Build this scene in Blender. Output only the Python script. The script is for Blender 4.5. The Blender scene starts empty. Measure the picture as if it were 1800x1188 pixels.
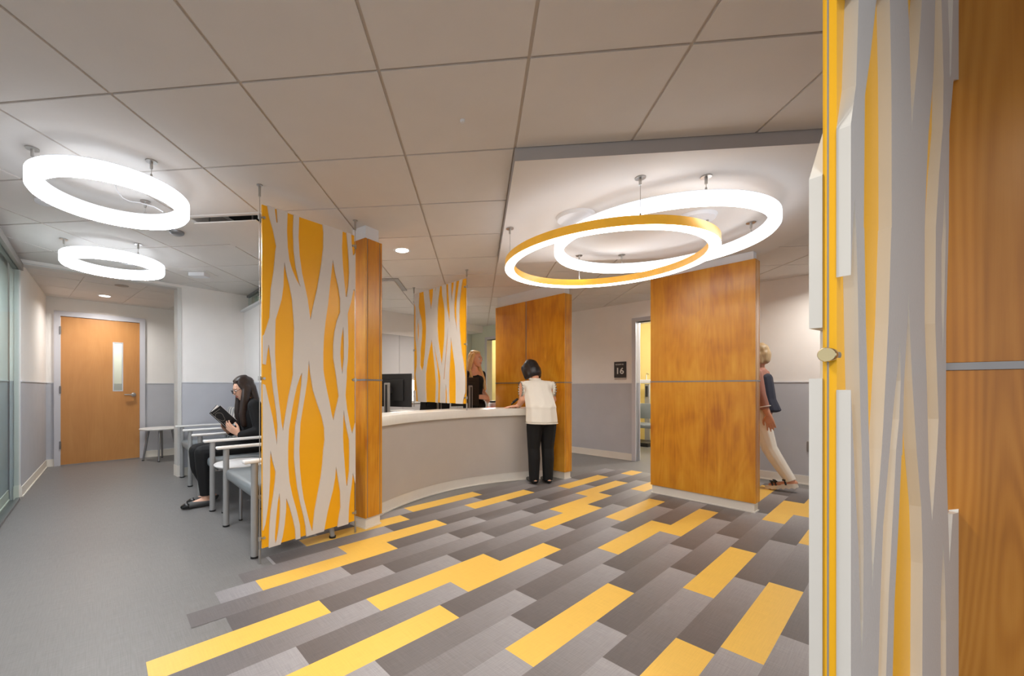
import bpy, bmesh, math, random
from math import sin, cos, pi, radians, atan2, hypot
from mathutils import Vector, Matrix
from mathutils.geometry import delaunay_2d_cdt
random.seed(7)
SC = bpy.context.scene
COL = SC.collection
EXPO = 0.6
WORLD = 0.65
RING = 2.1
RINGD = 46
RINGW = 7.5
DOWN = 22
LOBBY_FILL = 0.55
WAIT_FILL = 0.2
ALC = 0.42
UCAB = 10
EXAM = 50
# ------------------------------------------------------------------ camera, world, exposure
EYE = 1.14
cam = bpy.data.cameras.new('camera'); cam.sensor_width = 36; cam.sensor_fit = 'HORIZONTAL'
cam.lens = 36 * 704.8 / 1800
cam.shift_x = (900 - 763.6) / 1800; cam.shift_y = (680.2 - 594) / 1800
cam.clip_start = .05; cam.clip_end = 60
co = bpy.data.objects.new('camera', cam); COL.objects.link(co)
co.location = (0, 0, EYE); co.rotation_euler = (pi/2, 0, 0)
SC.camera = co
vs = SC.view_settings
vs.view_transform = 'Standard'; vs.look = 'None'; vs.gamma = 1; vs.use_curve_mapping = False
vs.exposure = EXPO
w = bpy.data.worlds.new('world'); SC.world = w; w.use_nodes = True
w.node_tree.nodes['Background'].inputs[0].default_value = (.95, .97, 1, 1)
w.node_tree.nodes['Background'].inputs[1].default_value = WORLD
try:
    SC.cycles.max_bounces = 8; SC.cycles.diffuse_bounces = 5; SC.cycles.caustics_reflective = False
    SC.cycles.sample_clamp_indirect = 6
except Exception: pass

# ------------------------------------------------------------------ materials
def lin(c):
    return tuple((x/255/12.92 if x/255 <= .04045 else ((x/255+.055)/1.055)**2.4) for x in c) + (1,)
def mat(name, rgb, rough=.5, metal=0, var=.06, scale=6, bump=0, bscale=60, coat=0, stretch=(1,1,1), spec=.5):
    m = bpy.data.materials.new(name); m.use_nodes = True
    nt = m.node_tree; b = nt.nodes['Principled BSDF']
    b.inputs['Roughness'].default_value = rough; b.inputs['Metallic'].default_value = metal
    b.inputs['Specular IOR Level'].default_value = spec
    if coat: b.inputs['Coat Weight'].default_value = coat; b.inputs['Coat Roughness'].default_value = .2
    tc = nt.nodes.new('ShaderNodeTexCoord'); mp = nt.nodes.new('ShaderNodeMapping')
    mp.inputs['Scale'].default_value = stretch
    nt.links.new(tc.outputs['Object'], mp.inputs[0])
    n = nt.nodes.new('ShaderNodeTexNoise'); n.inputs['Scale'].default_value = scale; n.inputs['Detail'].default_value = 4
    nt.links.new(mp.outputs[0], n.inputs[0])
    r = nt.nodes.new('ShaderNodeValToRGB'); c = lin(rgb)
    r.color_ramp.elements[0].position = .3; r.color_ramp.elements[1].position = .7
    r.color_ramp.elements[0].color = tuple(x*(1-var) for x in c[:3]) + (1,)
    r.color_ramp.elements[1].color = tuple(min(1, x*(1+var)) for x in c[:3]) + (1,)
    nt.links.new(n.outputs[0], r.inputs[0]); nt.links.new(r.outputs[0], b.inputs['Base Color'])
    if bump:
        n2 = nt.nodes.new('ShaderNodeTexNoise'); n2.inputs['Scale'].default_value = bscale
        bp = nt.nodes.new('ShaderNodeBump'); bp.inputs['Strength'].default_value = bump; bp.inputs['Distance'].default_value = .002
        nt.links.new(mp.outputs[0], n2.inputs[0]); nt.links.new(n2.outputs[0], bp.inputs['Height']); nt.links.new(bp.outputs[0], b.inputs['Normal'])
    return m
def glow(name, rgb, s):
    m = bpy.data.materials.new(name); m.use_nodes = True
    b = m.node_tree.nodes['Principled BSDF']
    b.inputs['Base Color'].default_value = (.9, .9, .9, 1)
    b.inputs['Emission Color'].default_value = lin(rgb); b.inputs['Emission Strength'].default_value = s
    return m
def wood(name, dark, mid, light, blot=1.6, rough=.3, coat=.25, grain=1.0, fig=.035, turns=110):
    m = bpy.data.materials.new(name); m.use_nodes = True
    nt = m.node_tree; b = nt.nodes['Principled BSDF']; L = nt.links.new
    b.inputs['Roughness'].default_value = rough; b.inputs['Coat Weight'].default_value = coat; b.inputs['Coat Roughness'].default_value = .25
    tc = nt.nodes.new('ShaderNodeTexCoord')
    def noise(sc, scale, det, dist=0):
        mp = nt.nodes.new('ShaderNodeMapping'); mp.inputs['Scale'].default_value = sc
        n = nt.nodes.new('ShaderNodeTexNoise'); n.inputs['Scale'].default_value = scale; n.inputs['Detail'].default_value = det
        n.inputs['Distortion'].default_value = dist
        L(tc.outputs['Object'], mp.inputs[0]); L(mp.outputs[0], n.inputs[0]); return n.outputs[0]
    def mix(a, bb, f):
        x = nt.nodes.new('ShaderNodeMix'); x.data_type = 'FLOAT'; x.inputs[0].default_value = f
        L(a, x.inputs[2]); L(bb, x.inputs[3]); return x.outputs[0]
    big = noise((1, 1, .8), blot*1.7, 3, .4)
    blotch = noise((2.2, 2.2, .45), blot*3, 3, .8)
    fine = noise((12, 12, .35), 6*grain, 5, .6)
    hair = noise((70, 70, 1.0), 6*grain, 2)
    mp = nt.nodes.new('ShaderNodeMapping'); mp.inputs['Scale'].default_value = (2.2, 2.2, .35)
    n0 = nt.nodes.new('ShaderNodeTexNoise'); n0.inputs['Scale'].default_value = 1.3; n0.inputs['Detail'].default_value = 1.5; n0.inputs['Distortion'].default_value = .5
    L(tc.outputs['Object'], mp.inputs[0]); L(mp.outputs[0], n0.inputs[0])
    sn = nt.nodes.new('ShaderNodeMath'); sn.operation = 'MULTIPLY'; sn.inputs[1].default_value = turns; L(n0.outputs[0], sn.inputs[0])
    s2 = nt.nodes.new('ShaderNodeMath'); s2.operation = 'SINE'; L(sn.outputs[0], s2.inputs[0])
    s3 = nt.nodes.new('ShaderNodeMath'); s3.operation = 'MULTIPLY_ADD'; s3.inputs[1].default_value = .5; s3.inputs[2].default_value = .5; L(s2.outputs[0], s3.inputs[0])
    f = mix(mix(mix(mix(big, blotch, .45), fine, .16), hair, .06), s3.outputs[0], fig)
    r = nt.nodes.new('ShaderNodeValToRGB'); e = r.color_ramp.elements
    e[0].position = .36; e[0].color = lin(dark); e[1].position = .66; e[1].color = lin(light)
    k = e.new(.5); k.color = lin(mid)
    L(f, r.inputs[0]); L(r.outputs[0], b.inputs['Base Color'])
    return m
M = {}
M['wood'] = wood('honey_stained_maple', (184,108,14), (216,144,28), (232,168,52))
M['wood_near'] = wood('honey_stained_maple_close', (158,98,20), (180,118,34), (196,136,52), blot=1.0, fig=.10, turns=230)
M['door'] = wood('natural_maple_door', (190,130,70), (198,138,76), (206,148,86), blot=.9, rough=.4, coat=.1)
M['ceil'] = mat('ceiling_tile', (222,217,212), .9, var=.015, bump=.15, bscale=180)
M['grid'] = mat('ceiling_grid', (204,194,184), .7, var=.02)
M['cloud'] = mat('cloud_gypsum', (226,221,216), .8, var=.01)
M['cloudside'] = mat('cloud_edge_trim', (176,172,170), .6, var=.02)
M['wall_up'] = mat('warm_white_paint', (240,236,232), .8, var=.012, bump=.1, bscale=150)
M['wall_lo'] = mat('lavender_grey_wallcovering', (190,191,197), .7, var=.02, bump=.15, bscale=200)
M['green'] = mat('pale_sage_paint', (214,220,206), .8, var=.012)
M['yellowwall'] = mat('soft_yellow_paint', (236,214,140), .8, var=.02)
M['guard'] = mat('ivory_corner_guard', (208,206,202), .5, var=.012)
M['base'] = mat('cream_rubber_base', (232,226,216), .6, var=.02)
M['white'] = mat('white_paint', (226,226,228), .6, var=.012)
M['frame'] = mat('door_frame_paint', (205,204,210), .45, var=.012)
M['solid'] = mat('white_solid_surface', (232,228,220), .22, var=.015, scale=30)
M['lam'] = mat('taupe_laminate', (196,188,180), .5, var=.015)
M['cab'] = mat('grey_laminate_cabinet', (196,192,190), .5, var=.012)
M['yellow'] = mat('marigold_acrylic', (253,180,0), .32, var=.015, coat=.2)
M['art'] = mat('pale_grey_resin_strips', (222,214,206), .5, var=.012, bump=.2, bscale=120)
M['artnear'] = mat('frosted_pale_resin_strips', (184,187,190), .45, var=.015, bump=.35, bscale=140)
M['artedge'] = mat('cream_resin_cut_edge', (214,213,208), .5, var=.02)
M['yellownear'] = mat('yellow_resin_core', (246,186,28), .35, var=.02)
M['metal'] = mat('brushed_nickel', (190,188,184), .28, 1, var=.03)
M['alum'] = mat('satin_aluminium', (150,150,152), .4, .8, var=.03)
M['groove'] = mat('dark_grey_reveal', (150,144,138), .5, .1, var=.04)
M['gold'] = mat('polished_brass_cap', (214,196,150), .2, 1, var=.03)
M['black'] = mat('black_plastic', (24,24,25), .45, var=.1)
M['dark'] = mat('dark_void', (30,30,31), .9, var=.1)
M['mongrey'] = mat('monitor_stand_grey', (150,147,143), .4, .3, var=.03)
M['chairframe'] = mat('grey_powder_coat', (158,158,157), .42, .15, var=.02)
M['arm'] = mat('white_armrest_polymer', (228,226,222), .42, var=.012)
M['vinyl'] = mat('slate_vinyl', (124,131,134), .38, var=.04, bump=.15, bscale=120)
M['table'] = mat('white_table_laminate', (232,231,229), .35, var=.01)
M['sign'] = mat('charcoal_sign_plate', (52,46,44), .5, var=.04)
M['signtext'] = mat('ivory_sign_letter', (222,220,214), .5, var=.01)
M['signbase'] = mat('taupe_sign_insert', (186,172,162), .5, var=.02)
M['red'] = mat('red_plastic', (205,62,34), .4, var=.04)
M['paper'] = mat('white_paper', (236,234,228), .7, var=.01)
M['ring'] = glow('lit_white_acrylic', (236,244,255), RING)
M['ringdown'] = glow('bright_down_diffuser', (243,248,255), RINGD)
M['ringw'] = glow('lit_white_diffuser', (255,250,242), RINGW)
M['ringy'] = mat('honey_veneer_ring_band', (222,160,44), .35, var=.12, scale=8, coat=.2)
_b = M['ringy'].node_tree.nodes['Principled BSDF']; _b.inputs['Emission Color'].default_value = lin((224,168,52)); _b.inputs['Emission Strength'].default_value = .28   # own faint glow stands in for light through the veneer
M['lamp'] = glow('downlight_lens', (255,250,240), 6)
M['daylight'] = glow('bright_window_pane', (255,252,240), 3)
def glass(name, rgb, alpha_mix=.9, rough=.02):
    m = bpy.data.materials.new(name); m.use_nodes = True
    nt = m.node_tree; nt.nodes.clear(); L = nt.links.new
    o = nt.nodes.new('ShaderNodeOutputMaterial'); t = nt.nodes.new('ShaderNodeBsdfTransparent'); t.inputs[0].default_value = lin(rgb)
    g = nt.nodes.new('ShaderNodeBsdfGlossy'); g.inputs['Roughness'].default_value = rough
    x = nt.nodes.new('ShaderNodeMixShader'); x.inputs[0].default_value = .05; L(t.outputs[0], x.inputs[1]); L(g.outputs[0], x.inputs[2]); L(x.outputs[0], o.inputs[0])
    return m
M['glass'] = glass('clear_glass', (226,236,233))
M['glasst'] = glass('teal_tinted_glass', (243,249,248))
def stripes():
    m = mat('striped_upholstery', (190,186,182), .85, var=.03)
    nt = m.node_tree; b = nt.nodes['Principled BSDF']
    tc = nt.nodes.new('ShaderNodeTexCoord'); sp = nt.nodes.new('ShaderNodeSeparateXYZ'); nt.links.new(tc.outputs['Object'], sp.inputs[0])
    q = nt.nodes.new('ShaderNodeMath'); q.operation = 'MULTIPLY'; q.inputs[1].default_value = 4.2; nt.links.new(sp.outputs[0], q.inputs[0])
    fr = nt.nodes.new('ShaderNodeMath'); fr.operation = 'FRACT'; nt.links.new(q.outputs[0], fr.inputs[0])
    r = nt.nodes.new('ShaderNodeValToRGB'); r.color_ramp.interpolation = 'CONSTANT'
    e = r.color_ramp.elements; e[0].color = lin((206,202,196)); e[1].position = .35; e[1].color = lin((150,148,150))
    k = e.new(.6); k.color = lin((222,216,208)); k = e.new(.8); k.color = lin((126,124,126))
    nt.links.new(fr.outputs[0], r.inputs[0]); nt.links.new(r.outputs[0], b.inputs['Base Color'])
    return m
M['stripe'] = stripes()
def flooring(name, kind):
    m = bpy.data.materials.new(name); m.use_nodes = True
    nt = m.node_tree; b = nt.nodes['Principled BSDF']; L = nt.links.new
    b.inputs['Roughness'].default_value = .42
    tc = nt.nodes.new('ShaderNodeTexCoord')
    mp = nt.nodes.new('ShaderNodeMapping'); mp.inputs['Rotation'].default_value = (0, 0, radians(-39.8)); L(tc.outputs['Object'], mp.inputs[0])
    def streak(sc):
        q = nt.nodes.new('ShaderNodeMapping'); q.inputs['Scale'].default_value = sc
        n = nt.nodes.new('ShaderNodeTexNoise'); n.inputs['Scale'].default_value = 1; n.inputs['Detail'].default_value = 3
        L(mp.outputs[0], q.inputs[0]); L(q.outputs[0], n.inputs[0]); return n.outputs[0]
    s1 = streak((9, 240, 1)); s2 = streak((240, 9, 1))
    mx = nt.nodes.new('ShaderNodeMix'); mx.data_type = 'FLOAT'; mx.inputs[0].default_value = .5; L(s1, mx.inputs[2]); L(s2, mx.inputs[3])
    mr = nt.nodes.new('ShaderNodeMapRange'); mr.inputs[1].default_value = .3; mr.inputs[2].default_value = .7
    v = .07 if kind == 'yellow' else .17
    mr.inputs[3].default_value = 1-v; mr.inputs[4].default_value = 1+v; L(mx.outputs[0], mr.inputs[0])
    r = nt.nodes.new('ShaderNodeValToRGB'); e = r.color_ramp.elements
    if kind == 'grey':
        uv = nt.nodes.new('ShaderNodeUVMap'); sp = nt.nodes.new('ShaderNodeSeparateXYZ'); L(uv.outputs[0], sp.inputs[0]); L(sp.outputs[0], r.inputs[0])
        e[0].color = lin((97,91,90)); e[0].position = 0; e[1].color = lin((158,155,157)); e[1].position = 1
        k = e.new(.45); k.color = lin((121,116,116))
    else:
        c = lin((238,192,88)) if kind == 'yellow' else lin((124,122,120))
        e[0].color = c; e[1].color = c
    vm = nt.nodes.new('ShaderNodeVectorMath'); vm.operation = 'SCALE'; L(r.outputs[0], vm.inputs[0]); L(mr.outputs[0], vm.inputs['Scale'])
    L(vm.outputs[0], b.inputs['Base Color'])
    return m
M['fl_base'] = flooring('grey_linen_vinyl', 'base'); M['fl_grey'] = flooring('ombre_grey_plank', 'grey'); M['fl_yel'] = flooring('sunflower_plank', 'yellow')

# ------------------------------------------------------------------ mesh helpers
class MB:
    def __init__(s): s.v = []; s.f = []; s.mi = []; s.uv = []
    def add(s, v, f, mi=0, T=None):
        n = len(s.v)
        s.v += [tuple(T @ Vector(p)) if T else tuple(p) for p in v]
        s.f += [tuple(i+n for i in q) for q in f]; s.mi += [mi]*len(f); return s
    def box(s, x0, x1, y0, y1, z0, z1, mi=0, T=None, bev=0):
        if bev:
            bm = bmesh.new(); bmesh.ops.create_cube(bm, size=1)
            for v in bm.verts: v.co = Vector(((x0+x1)/2 + v.co.x*(x1-x0), (y0+y1)/2 + v.co.y*(y1-y0), (z0+z1)/2 + v.co.z*(z1-z0)))
            bmesh.ops.bevel(bm, geom=bm.edges[:], offset=bev, segments=3, affect='EDGES', profile=.5)
            return s.bm(bm, mi, T)
        v = [(x0,y0,z0),(x1,y0,z0),(x1,y1,z0),(x0,y1,z0),(x0,y0,z1),(x1,y0,z1),(x1,y1,z1),(x0,y1,z1)]
        return s.add(v, [(3,2,1,0),(4,5,6,7),(0,1,5,4),(1,2,6,5),(2,3,7,6),(3,0,4,7)], mi, T)
    def bm(s, bm, mi=0, T=None):
        bm.verts.index_update()
        s.add([v.co.copy() for v in bm.verts], [[v.index for v in f.verts] for f in bm.faces], mi, T); bm.free(); return s
    def prism(s, pts, z0, z1, mi=0, T=None):
        n = len(pts); v = [(p[0],p[1],z0) for p in pts] + [(p[0],p[1],z1) for p in pts]
        return s.add(v, [tuple(range(n))[::-1], tuple(range(n,2*n))] + [(i,(i+1)%n,n+(i+1)%n,n+i) for i in range(n)], mi, T)
    def tube(s, pts, r, n=12, mi=0, T=None, closed=False):
        pts = [Vector(p) for p in pts]; m = len(pts); rs = r if isinstance(r, (list, tuple)) else [r]*m
        v = []; up = Vector((0,0,1))
        for i, p in enumerate(pts):
            if closed: d = pts[(i+1) % m] - pts[i-1]
            else: d = pts[min(i+1, m-1)] - pts[max(i-1, 0)]
            d.normalize()
            a = up if abs(d.z) < .9 else Vector((1,0,0))
            x = d.cross(a).normalized(); y = x.cross(d)
            v += [p + rs[i]*(cos(2*pi*k/n)*x + sin(2*pi*k/n)*y) for k in range(n)]
        f = [(i*n+k, i*n+(k+1)%n, ((i+1)%m)*n+(k+1)%n, ((i+1)%m)*n+k) for i in range(m if closed else m-1) for k in range(n)]
        if not closed: f += [tuple(range(n))[::-1], tuple((m-1)*n+k for k in range(n))]
        return s.add(v, f, mi, T)
    def lathe(s, prof, c=(0,0,0), n=32, mi=0, T=None):
        # prof: (r, z) list, closed at the axis if r == 0
        v = []; f = []; m = len(prof)
        for r, z in prof: v += [(c[0]+r*cos(2*pi*k/n), c[1]+r*sin(2*pi*k/n), c[2]+z) for k in range(n)]
        f = [(i*n+k, i*n+(k+1)%n, (i+1)*n+(k+1)%n, (i+1)*n+k) for i in range(m-1) for k in range(n)]
        f += [tuple(range(n))[::-1], tuple((m-1)*n+k for k in range(n))]
        return s.add(v, f, mi, T)
    def ringsec(s, sec, c, n=96, mi=None, T=None):
        # closed section (r, z) swept round the axis; mi: material per section edge
        m = len(sec); v = []
        for k in range(n):
            a = 2*pi*k/n; v += [(c[0]+r*cos(a), c[1]+r*sin(a), c[2]+z) for r, z in sec]
        for j in range(m):
            s.add([], [], 0)
        base = len(s.v); s.v += v
        for k in range(n):
            for j in range(m):
                s.f.append((base+k*m+j, base+((k+1)%n)*m+j, base+((k+1)%n)*m+(j+1)%m, base+k*m+(j+1)%m)); s.mi.append(mi[j] if mi else 0)
        return s
    def build(s, name, m, parent=None, smooth=False, kind=None, label=None, recalc=True):
        me = bpy.data.meshes.new(name); me.from_pydata(s.v, [], s.f)
        for x in (m if isinstance(m, (list, tuple)) else [m]): me.materials.append(M[x] if isinstance(x, str) else x)
        me.polygons.foreach_set('material_index', s.mi)
        if recalc:
            b = bmesh.new(); b.from_mesh(me); bmesh.ops.recalc_face_normals(b, faces=b.faces[:]); b.to_mesh(me); b.free()
        if smooth:
            me.polygons.foreach_set('use_smooth', [True]*len(me.polygons))
            try: me.set_sharp_from_angle(angle=radians(40))
            except Exception: pass
        me.update()
        o = bpy.data.objects.new(name, me); COL.objects.link(o)
        if parent: o.parent = parent
        if kind: o['kind'] = kind
        if label: o['label'] = label
        return o
def thing(name, label, cat, loc=(0,0,0), rz=0, group=None):
    o = bpy.data.objects.new(name, None); COL.objects.link(o); o.empty_display_size = .1
    o.location = loc; o.rotation_euler = (0,0,rz); tag(o, label, cat, group); return o
def tag(o, label, cat, group=None):
    o['label'] = label; o['category'] = cat
    if group: o['group'] = group
    return o
def place(o, loc, rz=0): o.location = loc; o.rotation_euler = (0,0,rz); return o
def copy_tree(o, parent=None):
    c = o.copy(); COL.objects.link(c)
    if parent: c.parent = parent
    for ch in list(o.children): copy_tree(ch, c)
    return c
def Tz(loc, rz): return Matrix.Translation(Vector(loc)) @ Matrix.Rotation(rz, 4, 'Z')
def text_mesh(name, s, size, mname, parent, T, depth=.001, bold=0, align='LEFT'):
    cu = bpy.data.curves.new(name, 'FONT'); cu.body = s; cu.size = size; cu.extrude = depth; cu.offset = bold; cu.align_x = align
    t = bpy.data.objects.new(name, cu); COL.objects.link(t)
    me = bpy.data.meshes.new_from_object(t.evaluated_get(bpy.context.evaluated_depsgraph_get()))
    bpy.data.objects.remove(t); bpy.data.curves.remove(cu)
    me.transform(T); me.materials.clear(); me.materials.append(M[mname])
    o = bpy.data.objects.new(name, me); COL.objects.link(o); o.parent = parent; return o
A_ = Vector((.768, .640)); B_ = Vector((.640, -.768))       # the two main plan directions
RA = atan2(.640, .768); RB = atan2(-.768, .640)
CEIL = 2.446
TILE = .6096
GU = Vector((.9942, -.1071)); GV = Vector((.1071, .9942)); G0 = Vector((-1.508, 1.180))
def gp(u, v): return G0 + TILE*(u*GU + v*GV)

# ------------------------------------------------------------------ floor
L_, W_ = .9144, .1494
fo = Vector((.0055, .0335))*1.14
def fp(s, r): q = fo + A_*s*L_ + B_*r*W_; return (q.x, q.y)
off = {-20:.37,-19:.21,-18:.92,-17:.39,-16:.735,-15:.25,-14:.49,-13:.95,-12:.17,-11:.69,-10:.46,-9:.93,-8:.69,-7:.45,-6:.0,-5:.75,-4:.17,-3:.255,-2:.6,-1:.05,0:.4}
start = {-20:1.35,-19:1.2,-18:.90,-17:.67,-16:.5,-15:.33,-14:.485,-13:.127}
yel = {(-20,2.37),(-19,1.21),(-18,2.92),(-17,1.39),(-17,4.39),(-16,.735),(-16,5.735),(-15,4.25),(-14,3.49),(-13,-.05),(-13,2.95),(-13,4.95),
       (-12,1.17),(-11,1.69),(-11,3.69),(-10,.46),(-9,2.93),(-8,3.69),(-7,1.45),(-7,5.45),(-5,2.75),(-5,4.75),(-4,1.17),(-4,5.17),(-3,2.255),(-3,4.255)}
fl = MB(); fuv = []
def plank(s0, s1, u0, u1, r, mi):
    fl.add([fp(s0, r-.5)+(0,), fp(s0, r+.5)+(0,), fp(s1, r+.5)+(0,), fp(s1, r-.5)+(0,)], [(0,1,2,3)], mi)
    fuv.extend([u0,0, u0,1, u1,1, u1,0])
for r in range(-20, 9):
    o = off.get(r, (r*.37) % 1); st = start.get(r, -1.2); en = {-20:4.4,-19:4.4,-18:5.92}.get(r, 6.08 if r < -9 else 6.6)
    k = o + math.floor(st-o) - 1
    while k < en:
        a, b = max(k, st), min(k+1, en)
        if b-a > .01: plank(a, b, a-k, b-k, r, 2 if any(abs(k-q) < .06 for rr, q in yel if rr == r) else 1)
        k += 1
z = -.0015
fl.add([(-9,-3.5,z),(9,-3.5,z),(9,15,z),(-9,15,z)], [(0,1,2,3)], 0); fuv.extend([0]*8)
ob = fl.build('floor', ['fl_base','fl_grey','fl_yel'], kind='structure', recalc=False)
uvl = ob.data.uv_layers.new(name='UVMap'); uvl.data.foreach_set('uv', fuv)

# ------------------------------------------------------------------ waiting alcove geometry
WA = Vector((-4.27, 4.03)); WD = Vector((.680, .733)); WN = Vector((-.733, .680)); WC = WA + WD*2.293   # wall with the opening
HO = Vector((3.062, 6.205))                                                                              # hall wall origin, along B_
def alcove(p): return (p - WA).dot(WN) > .02 and (p-WC).dot(B_) < .0 and p.x < -2.0 and (p-WC).dot(A_) < .2
# ------------------------------------------------------------------ ceiling
ce = MB()
c2, s2 = GU.x, GU.y
vent_cells = {(-1,3)}
for u in range(-10, 14):
    for v in range(-6, 18):
        c = gp(u+.5, v+.5)
        if (u,v) in vent_cells: continue
        if 3 <= u < 7 and 2 <= v < 5: continue
        h = .5*TILE-.007
        q = [c + GU*a*h + GV*b*h for a, b in ((-1,-1),(1,-1),(1,1),(-1,1))]
        ce.prism([(p.x,p.y) for p in q], CEIL, CEIL+.012, 0)
        if v >= -1 or True:
            pass
g4 = [gp(-10,-6), gp(14,-6), gp(14,18), gp(-10,18)]
# grid plane just above the tile faces, open over the vent
def quad(mb, pts, z, mi): mb.add([(p.x,p.y,z) for p in pts], [tuple(range(len(pts)))], mi)
for (u0,u1,v0,v1) in ((-10,14,-6,3),(-10,-1,3,4),(0,14,3,4),(-10,14,4,18)):
    quad(ce, [gp(u0,v0),gp(u1,v0),gp(u1,v1),gp(u0,v1)], CEIL+.009, 1)
ce.build('ceiling', ['ceil','grid'], kind='structure', recalc=False)
# alcove ceiling with its own layout
ac = MB()
quad(ac, [WA+WD*.02+WN*.02, WC+WN*.02, WC+WN*3.2, WA+WN*3.2], CEIL-.002, 1)
for i in range(-1, 5):
    for j in range(0, 5):
        c = WA + WD*(.3+i*.61) + WN*(.32+j*.61)
        q = [c + WD*a*.301 + WN*b*.301 for a, b in ((-1,-1),(1,-1),(1,1),(-1,1))]
        ac.prism([(p.x,p.y) for p in q], CEIL-.008, CEIL-.001, 0)
ac.build('ceiling', ['ceil','grid'], kind='structure', recalc=False)
# lowered gypsum cloud over the desk
cl = MB()
cq = [gp(3,2),gp(7,2),gp(7,5),gp(3,5)]
cl.prism([(p.x,p.y) for p in cq], CEIL-.069, CEIL+.02, 1)
quad(cl, cq, CEIL-.0695, 0)
cl.build('ceiling', ['cloud','cloudside'], kind='structure', recalc=False)

# ------------------------------------------------------------------ walls
RAIL = 1.202
def wall_obj(name, P, D, N, segs, up='wall_up', lo='wall_lo', th=.12, rail=True, zt=CEIL):
    """P start, D along, N outward (away from the room); segs: (t0,t1,z0,z1)"""
    mb = MB(); T = Matrix(((D.x,N.x,0,P.x),(D.y,N.y,0,P.y),(0,0,1,0),(0,0,0,1)))
    for t0,t1,z0,z1 in segs:
        if z0 < RAIL < z1 and lo != up:
            mb.box(t0,t1,0,th,z0,RAIL,1,T); mb.box(t0,t1,0,th,RAIL,z1,0,T)
        else: mb.box(t0,t1,0,th,z0,z1,0 if z0 >= RAIL or lo == up else 1,T)
    mb.build(name, [up, lo], kind='structure')
    return T
def base_rail(side, T, spans, rail=True):
    mb = MB()
    for t0,t1 in spans:
        mb.box(t0,t1,-.008,0,0,.105,0,T); mb.box(t0,t1,-.018,0,0,.012,0,T)
    mb.build('baseboard_'+side, 'base', kind='structure')
    if rail:
        r = MB()
        for t0,t1 in spans: r.box(t0,t1,-.007,0,RAIL-.006,RAIL+.007,0,T)
        r.build('trim_'+str(next(TR)), 'white', kind='structure')
import itertools
TR = itertools.count(1)
# hall wall with the exam-room doorway
T = wall_obj('wall_right', HO, B_, A_, [(-1.95,.06,0,CEIL),(.06,1.0,2.14,CEIL),(1.0,6.4,0,CEIL)])
base_rail('right', T, [(-1.95,0),(1.06,6.4)])
fr = MB()
for x0,x1 in ((0,.06),(1.0,1.06)): fr.box(x0,x1,-.02,.14,0,2.2,0,T)
fr.box(.06,1.0,-.02,.14,2.14,2.2,0,T)
fr.build('door_1', 'frame', kind='structure')
HT = T
# office end of the same wall: pale green with a doorway to a yellow room
T = wall_obj('wall_office_side', HO, B_, A_, [(-3.62,-3.03,0,CEIL),(-3.03,-2.1,2.14,CEIL),(-2.1,-1.95,0,CEIL)], up='green', lo='green')
fr = MB()
for x0,x1 in ((-3.08,-3.02),(-2.1,-2.04)): fr.box(x0,x1,-.02,.14,0,2.2,0,T)
fr.box(-3.02,-2.1,-.02,.14,2.14,2.2,0,T)
fr.build('door_2', 'frame', kind='structure')
# office back wall (behind the cabinets)
OP = HO + B_*-3.16; OD = Vector((-1.92,-1.8)).normalized(); ON = Vector((-OD.y, OD.x)) * -1
if ON.y < 0: ON = -ON
OB = OP + ON*.34
T = wall_obj('wall_back', OB + OD*-.75, OD, ON, [(0,5.33,0,CEIL)], up='green', lo='green')
# yellow room beyond the office, exam room beyond the hall
Y0 = HO + B_*-3.4 + A_*1.9
wall_obj('wall_beyond_office', Y0 + B_*-4.2, B_, A_, [(0,6.1,0,CEIL)], up='yellowwall', lo='yellowwall')
E0 = HO + B_*-1.7 + A_*2.3
wall_obj('wall_exam_back', E0, B_, A_, [(0,4.2,0,CEIL)], up='yellowwall', lo='yellowwall')
wall_obj('wall_exam_left', HO + B_*-1.7 + A_*.12, A_, -B_, [(0,2.2,0,CEIL)], up='yellowwall', lo='yellowwall')
# waiting area: wall with the wide opening and header
T = wall_obj('wall_left', WA, WD, WN, [(0,.05,0,CEIL),(.05,1.475,2.405,CEIL),(1.475,2.40,0,CEIL)])
base_rail('left', T, [(1.5,2.293)])
tr = MB()
for x0,x1 in ((.03,.075),(1.465,1.51)):
    tr.box(x0,x1,-.012,.135,.14,2.412,0,T); tr.box(x0-.004,x1+.004,-.02,.14,0,.14,1,T)
tr.box(.075,1.465,-.012,.135,2.395,2.412,0,T)
tr.build('trim_'+str(next(TR)), ['guard','base'], kind='structure')
# alcove walls
AL = Vector((-4.25, 4.10)) + Vector((-.03,.05)); AC = Vector((-5.53, 5.71))
ad = (AC-AL).normalized(); an = Vector((-ad.y, ad.x))
T = wall_obj('wall_alcove_left', AL, ad, an, [(0,(AC-AL).length+.1,0,CEIL)])
base_rail('alcove_left', T, [(0,(AC-AL).length)])
DD = Vector((.733,.680)); DN = Vector((-.680,.733))
T = wall_obj('wall_alcove_back', AC, DD, DN, [(0,.13,0,CEIL),(.13,1.1,2.17,CEIL),(1.1,3.6,0,CEIL)])
base_rail('alcove_back', T, [(0,.08),(1.15,3.6)])
fr = MB()
for x0,x1 in ((.08,.15),(1.08,1.15)): fr.box(x0,x1,-.03,.13,0,2.24,0,T)
fr.box(.15,1.08,-.03,.13,2.17,2.24,0,T)
fr.build('trim_'+str(next(TR)), 'frame', kind='structure')
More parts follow.
